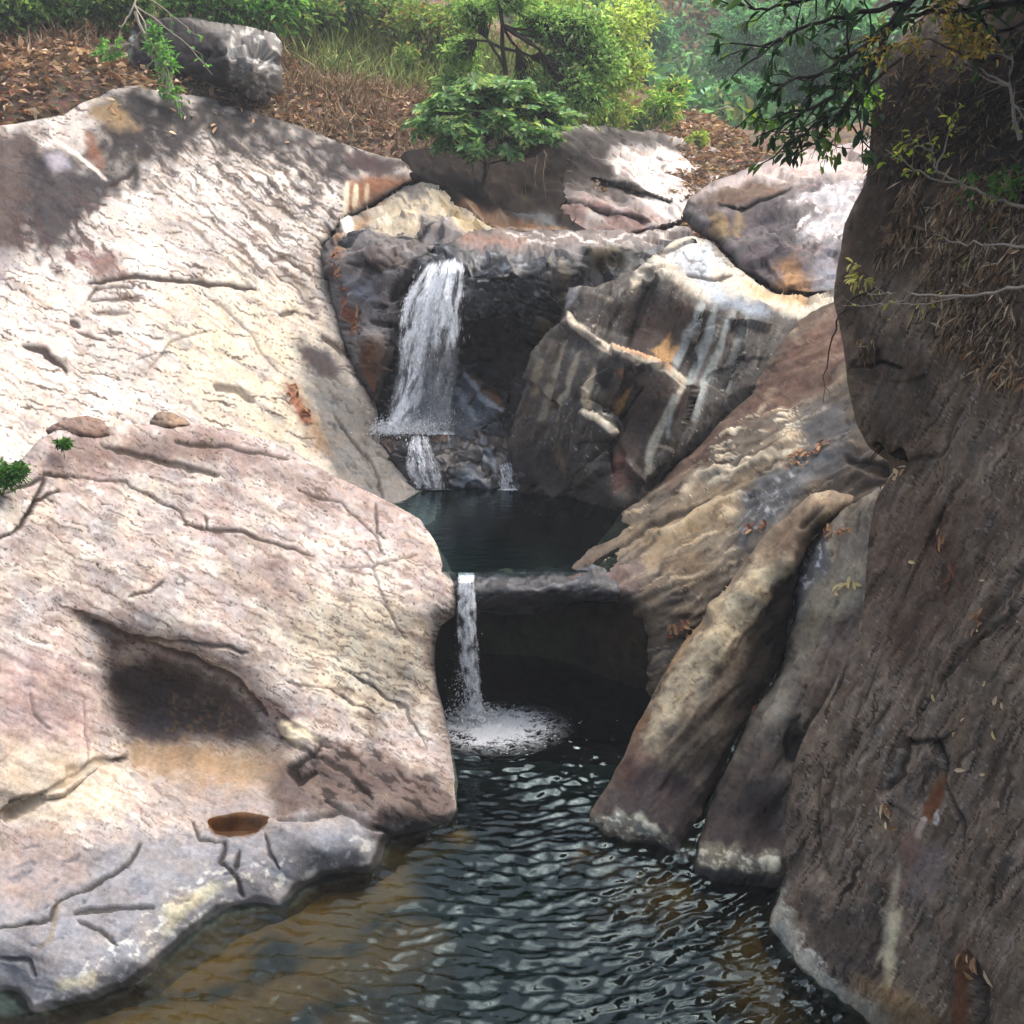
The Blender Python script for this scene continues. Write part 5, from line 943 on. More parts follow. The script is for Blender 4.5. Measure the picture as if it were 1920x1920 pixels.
# rain puddle in the hollow of the large boulder
pc = at_y(447, 1541, Zp(447, 1541, .37)[2]); k = 40; an = np.linspace(0, 2 * math.pi, k, endpoint=False)
rr = 1 + .10 * np.sin(2 * an + 1) + .06 * np.sin(5 * an)
Vp = np.c_[pc[0] + .235 * rr * np.cos(an) - .02 * np.sin(an), pc[1] + .16 * rr * np.sin(an), np.full(k, pc[2])]
Vp = np.r_[Vp, [pc]]; Fp = np.array([[i, (i + 1) % k, k] for i in range(k)])
tag(mesh_obj('puddle', Vp, Fp, water_material('puddle_water', (.45, .30, .16), .1, 20)), 'small brown rain puddle in the hollow of the large boulder', 'puddle')
# ------------------------------------------------------------------ plants
def leaf_material(name, trans=.35, rough=.45):
    g = NT(name); c = g.n('Attribute', attribute_name='Col').outputs['Color']
    b = g.n('BsdfPrincipled', i_Roughness=rough); g.l(c, b.inputs['Base Color']); b.inputs['Specular IOR Level'].default_value = .35
    t = g.n('BsdfTranslucent'); g.l(g.mix(1.0, c, (1.25, 1.2, .7), 'MULTIPLY'), t.inputs[0])
    m = g.n('MixShader'); m.inputs[0].default_value = trans; g.l(b.outputs[0], m.inputs[1]); g.l(t.outputs[0], m.inputs[2]); g.l(m.outputs[0], g.out.inputs[0]); return g.m
LEAF = leaf_material('green_leaf', .5); DRY = leaf_material('dry_leaf', .15, .8)
def bark_material():
    g = NT('bark'); c = g.n('Attribute', attribute_name='Col').outputs['Color']; co = g.n('TexCoord').outputs['Object']
    n = g.n('TexNoise', i_Scale=40.0, i_Detail=5.0); g.l(co, n.inputs['Vector'])
    f = g.math('MULTIPLY_ADD', n.outputs['Fac'], 1.0); g.t.nodes[-1].inputs[2].default_value = .5
    b = g.n('BsdfPrincipled', i_Roughness=.9); g.l(g.mix(1.0, c, f, 'MULTIPLY'), b.inputs['Base Color'])
    bp = g.n('Bump', i_Strength=.6, i_Distance=.01); g.l(n.outputs['Fac'], bp.inputs['Height']); g.l(bp.outputs[0], b.inputs['Normal']); g.l(b.outputs[0], g.out.inputs[0]); return g.m
BARK = bark_material()
def unit(v): return v / (np.linalg.norm(v, axis=-1, keepdims=True) + 1e-9)
def leaf_geo(B, D, U, ln, wd, fold=.25, droop=.15, fine=False):
    """leaves: base B, direction D, up-ish normal U; a folded blade of two quads, or one diamond"""
    D = unit(D); S = unit(np.cross(D, U)); N = np.cross(S, D); ln = ln[:, None]; wd = wd[:, None]
    tip = B + D * ln - N * ln * droop
    if not fine:
        V = np.stack([B, B + D * ln * .5 + S * wd * .5 + N * wd * fold, tip, B + D * ln * .5 - S * wd * .5 + N * wd * fold], 1).reshape(-1, 3)
        return V, np.arange(len(B))[:, None] * 4 + np.array([[0, 1, 2, 3]]), 4
    m1 = B + D * ln * .35; m2 = B + D * ln * .72 - N * ln * droop * .4
    V = np.stack([B, m1 + S * wd * .42 + N * wd * fold, m2 + S * wd * .45 + N * wd * fold, tip, m2 - S * wd * .45 + N * wd * fold, m1 - S * wd * .42 + N * wd * fold], 1).reshape(-1, 3)
    I = np.arange(len(B))[:, None] * 6
    return V, np.concatenate([I + np.array([[0, 1, 2, 3]]), I + np.array([[0, 3, 4, 5]])], 0), 6
def tube(paths, radii, nseg=5):
    """paths: list of (k,3) arrays, radii list of (k,) -> one mesh"""
    Vs, Qs, off = [], [], 0; an = np.linspace(0, 2 * math.pi, nseg, endpoint=False)
    for p, r in zip(paths, radii):
        p = np.asarray(p, float); k = len(p); d = unit(np.gradient(p, axis=0))
        ref = np.where(np.abs(d[:, 2:3]) > .9, [[1., 0, 0]], [[0, 0, 1.]]); a = unit(np.cross(d, ref)); b = np.cross(d, a)
        ring = p[:, None, :] + (a[:, None, :] * np.cos(an)[None, :, None] + b[:, None, :] * np.sin(an)[None, :, None]) * np.asarray(r)[:, None, None]
        Vs.append(ring.reshape(-1, 3)); I = off + np.arange(k * nseg).reshape(k, nseg); J = np.roll(I, -1, 1)
        Qs.append(np.stack([I[:-1], J[:-1], J[1:], I[1:]], -1).reshape(-1, 4)); off += k * nseg
    return np.concatenate(Vs), np.concatenate(Qs)
def wander(a, b, n, amp, r):
    a, b = np.asarray(a, float), np.asarray(b, float); k = np.linspace(0, 1, n)[:, None]; L = np.linalg.norm(b - a)
    w = r.normal(size=(n, 3)); w[0] = 0; w[-1] = 0; w = (w + np.roll(w, 1, 0) + np.roll(w, -1, 0)) / 2
    p = a + (b - a) * k + w * amp * L * np.sin(math.pi * k); return p
def col_var(n, cols, r, v=.25):
    c = np.array([lin(x) for x in cols]); w = r.integers(0, len(c), n)
    return c[w] * (1 + v * r.normal(size=(n, 1))).clip(.45, 1.7)
CNT = [100]
def plant(name, label, cat, base, clumps, leaf=.06, aspect=.42, n=900, cols=('#4f7a3a',), stem='#4a3b30', trunk_r=.03, rosette=0, fine=False, group=None, mat=None, twigs=16, flat=.0, droop=.15, trunk_top=None, leafpart='crown', tier=.75):
    """base (px, py, Y); clumps [(px, py, radius_px, Y)]: foliage masses seen in the photograph"""
    CNT[0] += 1; r = np.random.default_rng(CNT[0])
    b = at_y(*base); root = empty(name, tuple(b), label, cat, group); paths, rad = [], []
    cen = [(at_y(c[0], c[1], c[3]), .78 * c[2] * c[3] / F_PX / ray(c[0], c[1])[1]) for c in clumps]
    top = at_y(*trunk_top) if trunk_top else b + (np.mean([c[0] for c in cen], 0) - b) * .8
    tr = wander(b - [0, 0, .15], top, 9, .03, r); paths.append(tr); rad.append(np.linspace(trunk_r, trunk_r * .45, 9))
    Bs, Ds, Us, Sz = [], [], [], []
    tot = sum(q[1] ** 2 for q in cen)
    for c, cr in cen:
        j = r.integers(3, 8); br = wander(tr[j], c, 7, .08, r); paths.append(br); rad.append(np.linspace(trunk_r * .5, trunk_r * .16, 7))
        nt = max(4, int(twigs * len(cen) * cr ** 2 / tot)); e = unit(r.normal(size=(nt, 3))) * (r.random((nt, 1)) ** .45); e[:, 2] = e[:, 2] * tier
        ends = c + e * cr
        for q in ends:
            tw = wander(br[r.integers(3, 7)], q, 5, .1, r); paths.append(tw); rad.append(np.linspace(trunk_r * .16, trunk_r * .05, 5))
        m = max(8, int(n * cr ** 2 / tot)); pick = r.integers(0, nt, m)
        if rosette:
            k = max(1, m // rosette); pk = r.integers(0, nt, k); pos = ends[pk] + r.normal(size=(k, 3)) * cr * np.array([.3, .3, .3 * tier])
            ax = unit(e[pk] * .6 + [0, -.25, .8] + r.normal(size=(k, 3)) * .25); s1 = unit(np.cross(ax, r.normal(size=(k, 3)))); s2 = np.cross(ax, s1)
            for q in range(rosette):
                an = 2 * math.pi * q / rosette + r.random(k)[:, None] * .5; d = s1 * np.cos(an) + s2 * np.sin(an)
                Bs.append(pos + d * leaf * .08); Ds.append(unit(d + ax * .25)); Us.append(ax); Sz.append(leaf * (.7 + .5 * r.random(k)))
        else:
            pos = ends[pick] + r.normal(size=(m, 3)) * cr * np.array([.26, .26, .20 * (1 - flat)]); out = unit(pos - c + 1e-6)
            d = unit(out * .7 + r.normal(size=(m, 3)) * .6 + [0, 0, -.15]); u = unit(r.normal(size=(m, 3)) * .55 + [0, -.15, 1.0])
            Bs.append(pos); Ds.append(d); Us.append(u); Sz.append(leaf * (.55 + .8 * r.random(m)))
    B, D, U, S = map(np.concatenate, (Bs, Ds, Us, Sz)); V, Q, kv = leaf_geo(B, D, U, S, S * aspect, droop=droop, fine=fine)
    cl = np.repeat(col_var(len(B), cols, r), kv, 0)
    tv, tq = tube(paths, rad, 5 if trunk_r > .02 else 4)
    attach(mesh_obj('trunk', tv, tq, BARK, cols=np.tile(lin(stem), (len(tv), 1))), root)
    attach(mesh_obj(leafpart, V, Q, mat or LEAF, cols=cl, smooth=False), root)
    return root
def branch(name, label, lines, r0, stem, leaf=None, cols=None, nl=0, aspect=.42, side=0, spread=.06, slen=.35, group=None, cat='branch', droop=.2):
    """lines: pixel polylines (px, py, Y); side twigs carry the leaves"""
    CNT[0] += 1; r = np.random.default_rng(CNT[0]); paths, rad, B, D, U, S = [], [], [], [], [], []
    for li, ln in enumerate(lines):
        P = np.array([at_y(*p) for p in ln]); k = np.linspace(0, 1, len(P)); m = max(8, 3 * len(P)); kk = np.linspace(0, 1, m)
        P = np.stack([np.interp(kk, k, P[:, j]) for j in range(3)], -1); P[1:-1] += r.normal(size=(m - 2, 3)) * .008
        ra = np.linspace(r0 if li == 0 else r0 * .6, r0 * .15, m); paths.append(P); rad.append(ra)
        for q in range(side):
            j = r.integers(m // 5, m); d = unit(P[min(j + 1, m - 1)] - P[j - 1]); d = unit(d + r.normal(size=3) * [.7, .5, .7] + [0, 0, -.1])
            e = P[j] + d * slen * (.4 + .8 * r.random()); tw = wander(P[j], e, 5, .1, r); paths.append(tw); rad.append(np.linspace(r0 * .22, r0 * .07, 5))
            for z in range(nl):
                f = .35 + .65 * r.random(); b = tw[int(f * 4)] + r.normal(size=3) * spread * .3; B.append(b); D.append(unit(d * .6 + r.normal(size=3) * .7 + [0, 0, -.35])); U.append(unit(r.normal(size=3) * .5 + [0, -.3, 1])); S.append(leaf * (.6 + .7 * r.random()))
    tv, tq = tube(paths, rad, 5); root = empty(name, tuple(paths[0][0]), label, cat, group)
    attach(mesh_obj('wood', tv, tq, BARK, cols=np.tile(lin(stem), (len(tv), 1))), root)
    if B:
        S = np.array(S); V, Q, kv = leaf_geo(np.array(B), np.array(D), np.array(U), S, S * aspect, droop=droop, fine=True)
        attach(mesh_obj('leaves', V, Q, LEAF, cols=np.repeat(col_var(len(B), cols, r), kv, 0)), root)
    return root
def grow(lst, kw):
    for it in lst: plant(*it[:3], **{**kw, **it[3]})

G1 = ('#5a9a48', '#6cab52', '#48853e', '#86bd62'); G2 = ('#6b8f4c', '#7fa058', '#587c44', '#93ae66'); GY = ('#9ab45c', '#aec06c', '#86a058', '#c0c87c'); GB = ('#5a8f6e', '#6aa27c', '#4c7c60', '#80b48c'); GD = ('#466a42', '#587c4e', '#3a583c', '#6a8e58'); DR = ('#9a8068', '#86705a', '#b09a80', '#746050')
# the broadleaf shrub over the earth bank
plant('broadleaf_shrub', 'broadleaf green shrub with rosettes of leaves on the dark earth bank', 'shrub', (900,345,20.3),
      [(835,200,50,19.7),(900,178,52,20.0),(965,182,55,20.0),(1020,205,48,20.2),(1052,228,28,20.3),(800,238,36,19.6),(858,245,44,19.4),(930,228,40,19.5),(990,250,42,19.6),(1035,255,26,20),(885,282,30,19.3),(950,285,26,19.5),(830,275,20,19.4)],
      leaf=.17, aspect=.42, n=5200, cols=('#6a9a60', '#86b27a', '#587f52', '#a6c896', '#4c7048', '#7aa064', '#9cae70'), rosette=8, fine=True, trunk_r=.055, twigs=170, stem='#4a3f36', trunk_top=(925,225,20.2), tier=.6)
plant('thin_tree', 'thin dark trunked tree with fine green foliage, behind the broadleaf shrub', 'tree', (938,250,23.5),
      [(960,-10,50,23.4),(1020,50,55,23.8),(1090,60,65,24),(1130,120,55,24),(1050,120,50,24),(890,20,50,23.8),(865,100,45,24.4),(1070,165,50,23.6),(990,160,40,23.8),(1110,190,40,23.6),(850,160,42,24.4)],
      leaf=.13, n=9500, cols=('#86b068', '#9cc47c', '#6f9a58', '#5c8650', '#b4d08c'), trunk_r=.075, twigs=150, stem='#2a231d', trunk_top=(935,-30,23.2))
grow([('leafy_bush', 'bright yellow green bush mass beside the thin dark tree', 'bush', dict(base=(1130,240,27.5), clumps=[(1150,60,75,27),(1120,150,70,27),(1170,130,60,27.2),(1080,215,55,26.5),(1150,215,50,26.8),(1190,30,50,28),(1050,20,70,29)], cols=GY + ('#a8cc70', '#c0dc88'), n=5200)),
      ('leafy_bush', 'loose green bush on the slope left of the broadleaf shrub', 'bush', dict(base=(760,190,27), clumps=[(790,50,70,28),(850,40,60,28.5),(720,20,60,29),(760,110,36,27)], cols=G2 + ('#87935a', '#8a7a50'), n=3000)),
      ('leafy_bush', 'dusty green bush above the dry brown scrub', 'bush', dict(base=(620,110,27), clumps=[(600,20,50,27),(660,10,50,28),(560,40,40,26)], cols=GD + G2 + ('#8a7a60',), n=2200)),
      ('leafy_bush', 'dark green bush over the lichen boulder', 'bush', dict(base=(470,60,24), clumps=[(420,10,70,23.6),(500,20,60,24),(340,-5,60,23.4),(540,-10,50,24.5)], cols=GD + G1, n=3000)),
      ('leafy_bush', 'dark green bush on the mossy bank, far from the waterfall', 'bush', dict(base=(60,60,22.5), clumps=[(30,20,60,22),(110,0,60,22.3),(190,10,50,22.5),(250,0,50,22.6)], cols=GD + G2, n=2800)),
      ('leafy_bush', 'small fresh green bush beside the white dome crest', 'bush', dict(base=(1190,255,27.5), clumps=[(1240,200,42,27.5),(1200,225,30,27.3),(1265,165,26,28)], cols=GY + G1, n=1400)),
      ('leafy_bush', 'tiny bright green bush on the brown dome crest', 'bush', dict(base=(1310,285,27), clumps=[(1312,262,16,27),(1295,275,10,27)], cols=GY, n=300))],
     dict(leaf=.17, trunk_r=.035, twigs=150))
grow([('forest_tree', 'blue green rounded tree on the hazy far slope', 'tree', dict(base=(1370,290,42), clumps=[(1340,200,55,41),(1370,240,55,41),(1390,180,45,42),(1330,250,45,41)], n=4200)),
      ('forest_tree', 'tall blue green tree behind the rounded far tree', 'tree', dict(base=(1420,200,50), clumps=[(1400,60,70,49),(1370,110,60,49),(1440,110,60,49),(1460,40,60,50)], n=4200)),
      ('forest_tree', 'dark tree at the top of the hazy far slope', 'tree', dict(base=(1215,110,56), clumps=[(1205,40,48,55),(1230,70,40,55),(1190,80,30,55)], n=2600)),
      ('forest_tree', 'slim pale trunked tree between the far tree and the dark wall', 'tree', dict(base=(1506,270,40), clumps=[(1500,80,60,40),(1540,140,55,40),(1490,170,45,40)], n=2800, stem='#9a958a', trunk_top=(1502,100,40))),
      ('forest_tree', 'pale trunked tree just behind the dark wall', 'tree', dict(base=(1594,260,38), clumps=[(1590,60,70,38),(1560,200,40,37),(1620,140,50,38),(1570,20,60,39)], n=3200, stem='#8d887c', trunk_top=(1592,100,38)))],
     dict(leaf=.27, trunk_r=.09, twigs=120, cols=GB))
plant('leafy_bush', 'low dark bush at the foot of the pale trunked trees', 'bush', (1480,290,36), [(1450,260,30,36),(1500,250,36,36),(1550,255,36,36),(1590,240,30,36),(1420,280,18,35)], leaf=.12, n=2200, cols=GB + GD, trunk_r=.03, twigs=60)
plant('hanging_branch', 'pale bare branch with fresh green leaves hanging over the lichen boulder', 'branch', (252,5,20.2), [(300,90,26,19.9),(315,120,22,19.8),(290,60,18,20),(318,170,18,19.6),(305,145,14,19.7),(205,95,24,20.4),(330,190,9,19.5)], leaf=.12, n=520, cols=G1, stem='#a99f8c', trunk_r=.035, twigs=44, leafpart='leaves', trunk_top=(285,110,19.9))
branch('arching_branch', 'long pale arching stems hanging over the lichen boulder', [[(254,-20,20.3),(252,10,20.2),(238,35,20.1),(224,62,20.0),(219,90,20.0)], [(252,10,20.2),(270,42,20.0),(282,78,19.9),(288,112,19.8),(258,148,19.7)], [(252,10,20.2),(295,38,20.0),(345,78,19.9),(398,140,19.9)], [(282,78,19.9),(310,120,19.8),(326,165,19.6),(336,192,19.5)], [(254,-20,20.3),(300,10,20.2),(360,60,20.1)]], .026, '#a99f8c', .11, G1, 2, .45, 5, slen=.3)
for (bx, lab) in (((8,885,8.55), 'small green tuft at the crest of the large boulder, by its outer end'), ((118,830,9.35), 'tiny green tuft beside the rounded brown stone'), ((390,830,10.75), 'tiny green tuft in a crack of the large boulder')):
    k = 1.0 if bx[0] < 50 else .28
    plant('green_tuft', lab, 'tuft', bx, [(bx[0] - 8 * k, bx[1] + 10 * k, 36 * k, bx[2] - .05), (bx[0] + 26 * k, bx[1] + 2 * k, 26 * k, bx[2])], leaf=.05, n=int(900 * k), cols=('#3f6f2c', '#4f8234', '#2f5a26'), trunk_r=.003, twigs=24, leafpart='leaves')

DG = ('#2c4a2a', '#38583a', '#24402a', '#44663a', '#5a7a48')
branch('leafy_bough', 'dark leafy bough drooping from the top of the dark wall toward the far trees', 
   [[(1770,-60,8.2),(1700,10,8.0),(1662,60,7.9),(1645,110,7.8),(1628,150,7.7),(1612,200,7.6),(1595,245,7.6)], [(1662,60,7.9),(1600,100,7.7),(1540,135,7.6),(1490,150,7.5),(1440,165,7.5)], [(1645,110,7.8),(1580,170,7.6),(1530,195,7.5),(1480,225,7.5)],
    [(1700,10,8),(1620,20,7.8),(1540,40,7.7),(1460,70,7.6),(1420,110,7.5)], [(1690,-30,8),(1600,-20,7.8),(1500,0,7.6),(1430,20,7.5),(1395,10,7.5)], [(1628,150,7.7),(1570,215,7.6),(1520,235,7.5),(1490,270,7.5)]],
   .035, '#2a241e', .10, DG, 5, .40, 13, slen=.42)
branch('leafy_bough', 'upper dark bough crossing behind the yellow leaved sprig', [[(1960,0,8.4),(1860,10,8.2),(1780,18,8.1),(1720,26,8.0),(1660,50,7.9),(1610,80,7.8)], [(1960,-60,8.3),(1860,-30,8.2),(1780,-20,8.1)], [(1930,40,8.3),(1870,60,8.2),(1830,50,8.1)]], .03, '#241e19', .10, DG, 5, .4, 12, slen=.4)
branch('twig', 'thin twig with fresh green leaves in front of the upper boulder', [[(1690,110,7.8),(1610,180,7.7),(1560,230,7.6),(1520,275,7.6),(1490,300,7.6)], [(1600,190,7.7),(1575,250,7.6),(1550,290,7.6)], [(1560,180,7.7),(1500,215,7.6),(1450,225,7.6),(1420,235,7.6)]], .014, '#4a3f34', .085, ('#6f9a3c', '#86ad48', '#5a8638', '#9ab552'), 2, .45, 8, slen=.16)
branch('yellow_sprig', 'sprig of yellow ochre young leaves on top of the dark wall', [[(1860,130,7.6),(1800,100,7.4),(1740,75,7.3),(1690,80,7.2),(1655,90,7.2)], [(1800,100,7.4),(1790,60,7.4),(1770,20,7.4)], [(1830,115,7.5),(1840,85,7.4),(1800,70,7.4)]], .010, '#5a4a38', .052, ('#c9ad4e', '#b8983e', '#d8c068', '#a8883a', '#8f9a48'), 6, .36, 22, slen=.2)
branch('leafy_twig', 'little bright green leaf cluster on the edge of the dark wall', [[(1650,190,9.4),(1630,180,9.2),(1618,175,9.1)]], .01, '#5a4a38', .09, ('#6fa53a', '#86b848'), 5, .4, 9, slen=.12)
plant('overhanging_tree', 'large dark green tree leaning over the top of the dark wall', 'tree', (2300,150,8.6), [(1930,-60,110,8.8),(2000,-220,240,8.4),(1850,-330,260,8.0),(2150,-400,300,7.5),(2250,-150,250,7.5),(1950,-480,300,7.0),(2080,30,120,8.6)], leaf=.14, n=11000, cols=DG, trunk_r=.16, twigs=260, stem='#3a3028', trunk_top=(2120,-250,8.0))
GRY = '#8d8374'
branch('bare_shrub', 'pale leafless shrub on the crest of the rock dome', [[(1215,262,27),(1205,235,27),(1190,205,27)], [(1213,255,27),(1222,225,27),(1228,195,27)], [(1215,258,27),(1238,235,27),(1256,212,27)], [(1212,258,27),(1195,245,27),(1178,228,27)]], .035, '#a8a08c', side=5, slen=.5, cat='shrub')
branch('bare_branch', 'forked grey branch with small yellow green buds on the dark wall', [[(1925,388,7.5),(1890,382,7.6),(1850,365,7.7),(1795,342,7.9),(1755,318,8.0),(1748,285,8.1),(1738,235,8.2)], [(1795,342,7.9),(1740,335,8.0),(1700,305,8.1),(1660,280,8.3)], [(1755,318,8.0),(1775,270,8.1),(1785,220,8.2)], [(1748,285,8.1),(1710,262,8.2)]], .016, GRY, .055, ('#a9bb3e', '#8fae3c', '#c2cc58'), 3, .45, 5, slen=.14)
branch('bare_branch', 'upright grey stem with bare forks at the outer edge of the wall', [[(1912,262,7.9),(1900,215,7.9),(1893,160,8.0),(1896,110,8.1),(1925,70,8.1)], [(1893,160,8.0),(1840,132,8.2),(1790,105,8.3)], [(1893,160,8.0),(1850,150,8.2),(1790,112,8.3)], [(1896,110,8.1),(1870,85,8.2)], [(1900,190,7.9),(1925,230,7.8)]], .018, '#9a9184', .05, ('#7f9a48',), 1, .4, 4, slen=.2)
branch('bare_branch', 'long bare pale branch lying across the dark wall below the grass mat', [[(1930,535,6.9),(1860,548,7.1),(1800,556,7.3),(1725,550,7.8),(1680,566,8.2),(1640,572,8.6),(1580,573,9.0)], [(1800,556,7.3),(1720,570,7.8),(1680,566,8.2)], [(1740,552,7.7),(1730,580,7.7)], [(1680,548,8.2),(1630,553,8.6)]], .013, '#a59a8a', .05, ('#c3c46a', '#a8ac58'), 1, .4, 4, slen=.18)
branch('bare_branch', 'straight bare twig over the hanging dry grass', [[(1930,463,7.2),(1850,458,7.4),(1790,455,7.7),(1750,440,8.0)], [(1850,458,7.4),(1830,480,7.5)]], .010, '#a59a8a', .05, ('#8a9a58',), 1, .4, 3, slen=.15)
branch('hanging_root', 'thin dark root hanging in front of the tan rock slope', [[(1640,540,9.0),(1590,560,9.0),(1572,600,9.0),(1556,650,9.0),(1547,700,9.0),(1543,755,9.0)]], .014, '#4a4034', side=2, slen=.2, cat='root')
branch('leafy_twig', 'twig with pale yellow leaves poking out left of the dark wall', [[(1640,520,9.0),(1615,510,9.0),(1592,500,9.0)], [(1615,510,9),(1610,530,9)]], .008, '#6a5a48', .075, ('#c2bf6a', '#d2cf8a'), 3, .4, 6, slen=.12)
branch('leafy_twig', 'low green leaves among bare twigs at the outer end of the wall', [[(1930,320,7.6),(1880,335,7.7),(1830,345,7.8)], [(1930,360,7.5),(1890,350,7.6)]], .008, '#6a5a48', .08, ('#4f8038', '#6f9a48', '#39652e'), 4, .42, 10, slen=.16)
for j, (x, Y) in enumerate(((885, 20.0), (915, 20.2), (955, 20.4), (985, 20.6), (1003, 21.0), (1020, 21.2))):
    branch('hanging_root', 'pale root hanging down the dark earth bank', [[(x, 262 + j % 3 * 8, Y), (x + 4, 300, Y - .1), (x - 2, 330, Y - .3), (x + 3, 355 + j % 2 * 18, Y - .4)]], .02, '#6e5f4c', group='roots on the earth bank', cat='root', side=1, slen=.25)

# ---------------------------------------------------------------- dry leaves, grass and litter
def scatter(patch, area, n, seed):
    r = np.random.default_rng(seed); q = np.array(area, float); P = q.min(0) + r.random((n * 4, 2)) * (q.max(0) - q.min(0)); P = P[inside(P, area)]; P = P[fbm(np.c_[P / [38., 60.], np.full(len(P), float(seed))], 3) > r.random(len(P)) * 1.0 - .55][:n]; W, N = PATCH[patch].surf(P[:, 0], P[:, 1]); return P, W, N, r
def strips(name, label, cat, patch, area, n, lpx, wpx, cols, seed, lean=(-.25, 0, -1), lift=.04, jit=.42):
    P, W, N, r = scatter(patch, area, n, seed); t = np.linalg.norm(W - [0, 0, CAM_Z], axis=1); m = len(P)
    ln = lpx * (.4 + 1.2 * r.random(m)) * t / F_PX; wd = wpx * (.5 + r.random(m)) * t / F_PX
    d = unit(np.array(lean) + r.normal(size=(m, 3)) * jit); d = unit(d - N * (d * N).sum(1)[:, None] * .8 + N * .08); B = W + N * (lift * (.2 + r.random((m, 1))))
    V, Q, kv = leaf_geo(B, d, N + r.normal(size=(m, 3)) * .4, ln, wd, .2, .05); o = mesh_obj(name, V, Q, DRY, cols=np.repeat(col_var(m, cols, r, .3), kv, 0), smooth=False)
    return tag(o, label, cat, kind='stuff')
TAN = ('#7d6b54', '#98856a', '#5e4e3e', '#b8a58a', '#473a2e', '#8a6a4c')
strips('dry_grass_mat', 'mat of hanging tan dry grass on the dark wall', 'dry grass', 'wall', [(1752,420),(1790,350),(1940,330),(1940,720),(1870,730),(1830,650),(1760,650),(1745,560)], 1900, 28, 4.0, TAN, 1, lift=.16, jit=.75)
strips('dry_grass_mat', 'narrow strip of pale dry grass hanging beside the main grass mat', 'dry grass', 'wall', [(1700,340),(1740,330),(1745,400),(1720,470),(1655,480),(1660,450),(1690,400)], 420, 30, 4, TAN, 2, lift=.05)
strips('root_fringe', 'dark fringe of roots and dead grass at the top of the wall', 'roots', 'wall', [(1650,150),(1700,110),(1940,60),(1940,340),(1800,345),(1700,330),(1640,330)], 1500, 22, 3.2, ('#2a221c', '#3a2f26', '#1f1a16', '#5a4a38', '#7a684e'), 3, lift=.10, jit=.9)
strips('dry_tuft', 'small tan dry tuft clinging to the dark wall', 'dry grass', 'wall', [(1612,630),(1646,626),(1648,662),(1618,664)], 70, 22, 4, TAN, 4, lift=.04)

def dup_leaf(src, loc, rot, scale):
    c = src.copy(); COL.objects.link(c); c.location = loc; c.rotation_euler = rot; c.scale = (scale,) * 3; return c
PROTO = []
for q, c in enumerate(('#94674a', '#b08a66', '#7a4e3a', '#d2bc98', '#a67c5a', '#d8c488')):
    V, Q, kv = leaf_geo(np.array([[-.5, 0, 0.]]), np.array([[1., 0, 0]]), np.array([[0, 0, 1.]]), np.array([1.]), np.array([.40]), .35, -.12 + .08 * (q % 3), fine=True)
    V[:, 2] += .06; PROTO.append((V, Q, np.tile(lin(c), (len(V), 1))))
PM = {}
def fallen(patch, line, n, spread, label, seed, size=.095, pal=(0, 1, 2, 4)):
    r = np.random.default_rng(seed); q = interp(line, r.random(n)) + r.normal(size=(n, 2)) * spread; W, N = PATCH[patch].surf(q[:, 0], q[:, 1])
    V = PATCH[patch]; 
    for w, nn, p in zip(W, N, q):
        d2 = ((V.P2 - p) ** 2).sum(1).argmin(); w = V.V[d2]; k = int(r.choice(pal))
        if k not in PM: 
            o = mesh_obj('fallen_leaf', *PROTO[k][:2], DRY, cols=PROTO[k][2]); PM[k] = o.data
        else: o = bpy.data.objects.new('fallen_leaf', PM[k]); COL.objects.link(o)
        nv = Vector(nn + r.normal(size=3) * .3).normalized(); qt = nv.to_track_quat('Z', 'Y'); from_z = Vector((0, 0, 1))
        import mathutils
        qt = qt @ mathutils.Quaternion(from_z, r.random() * 6.28); o.rotation_mode = 'QUATERNION'; o.rotation_quaternion = qt
        o.location = Vector(w) + Vector(nn) * (.012 + .02 * r.random()); o.scale = (size * (.6 + .7 * r.random()),) * 3
        tag(o, label, 'leaf', label.replace('leaf', 'leaves'))
fallen('slopeD', [(1475,880),(1500,860),(1525,845),(1552,832)], 30, 7, 'dry brown leaf in the long drift on the tan rock slope', 1)
fallen('slopeD', [(1400,1005),(1420,995),(1440,985)], 12, 6, 'dry leaf in the small drift below the blue wet rock', 2)
fallen('buttE', [(1545,1005),(1570,1000),(1600,990)], 18, 6, 'dry rust leaf piled in the crevice behind the fin', 3)
fallen('wall', [(1672,915),(1690,900),(1702,882)], 10, 5, 'pale dry leaf stuck on the edge of the dark wall', 4, pal=(1, 3))
fallen('buttE', [(1575,1110),(1595,1100),(1608,1095)], 9, 6, 'cream dry leaf on the grey buttress', 5, pal=(3, 5))
fallen('fin', [(1440,1290),(1415,1330),(1398,1365),(1380,1395)], 20, 5, 'rust leaf wedged between fin and buttress', 6, pal=(0, 2, 4))
fallen('slopeD', [(1255,1190),(1275,1180),(1290,1175)], 13, 6, 'dry leaf in the notch beside the cave mouth', 7)
fallen('wall', [(1665,1505),(1662,1530),(1672,1555)], 11, 6, 'curled pale leaf caught in a crack low on the dark wall', 8, pal=(1, 3, 4))
fallen('wall', [(1778,975),(1776,1000),(1778,1020)], 8, 6, 'orange leaf caught in a shallow groove of the dark wall', 9)
fallen('wall', [(1790,1070),(1785,1100),(1770,1120)], 6, 8, 'rust leaf below the shallow groove of the dark wall', 10, pal=(2, 4))
fallen('wall', [(1840,1150),(1825,1190)], 6, 7, 'pinkish dry leaf on the middle of the dark wall', 11, pal=(1, 4))
fallen('wall', [(1815,1795),(1830,1820),(1870,1830)], 6, 8, 'pale leaf near the foot of the dark wall', 12, pal=(3, 1), size=.09)
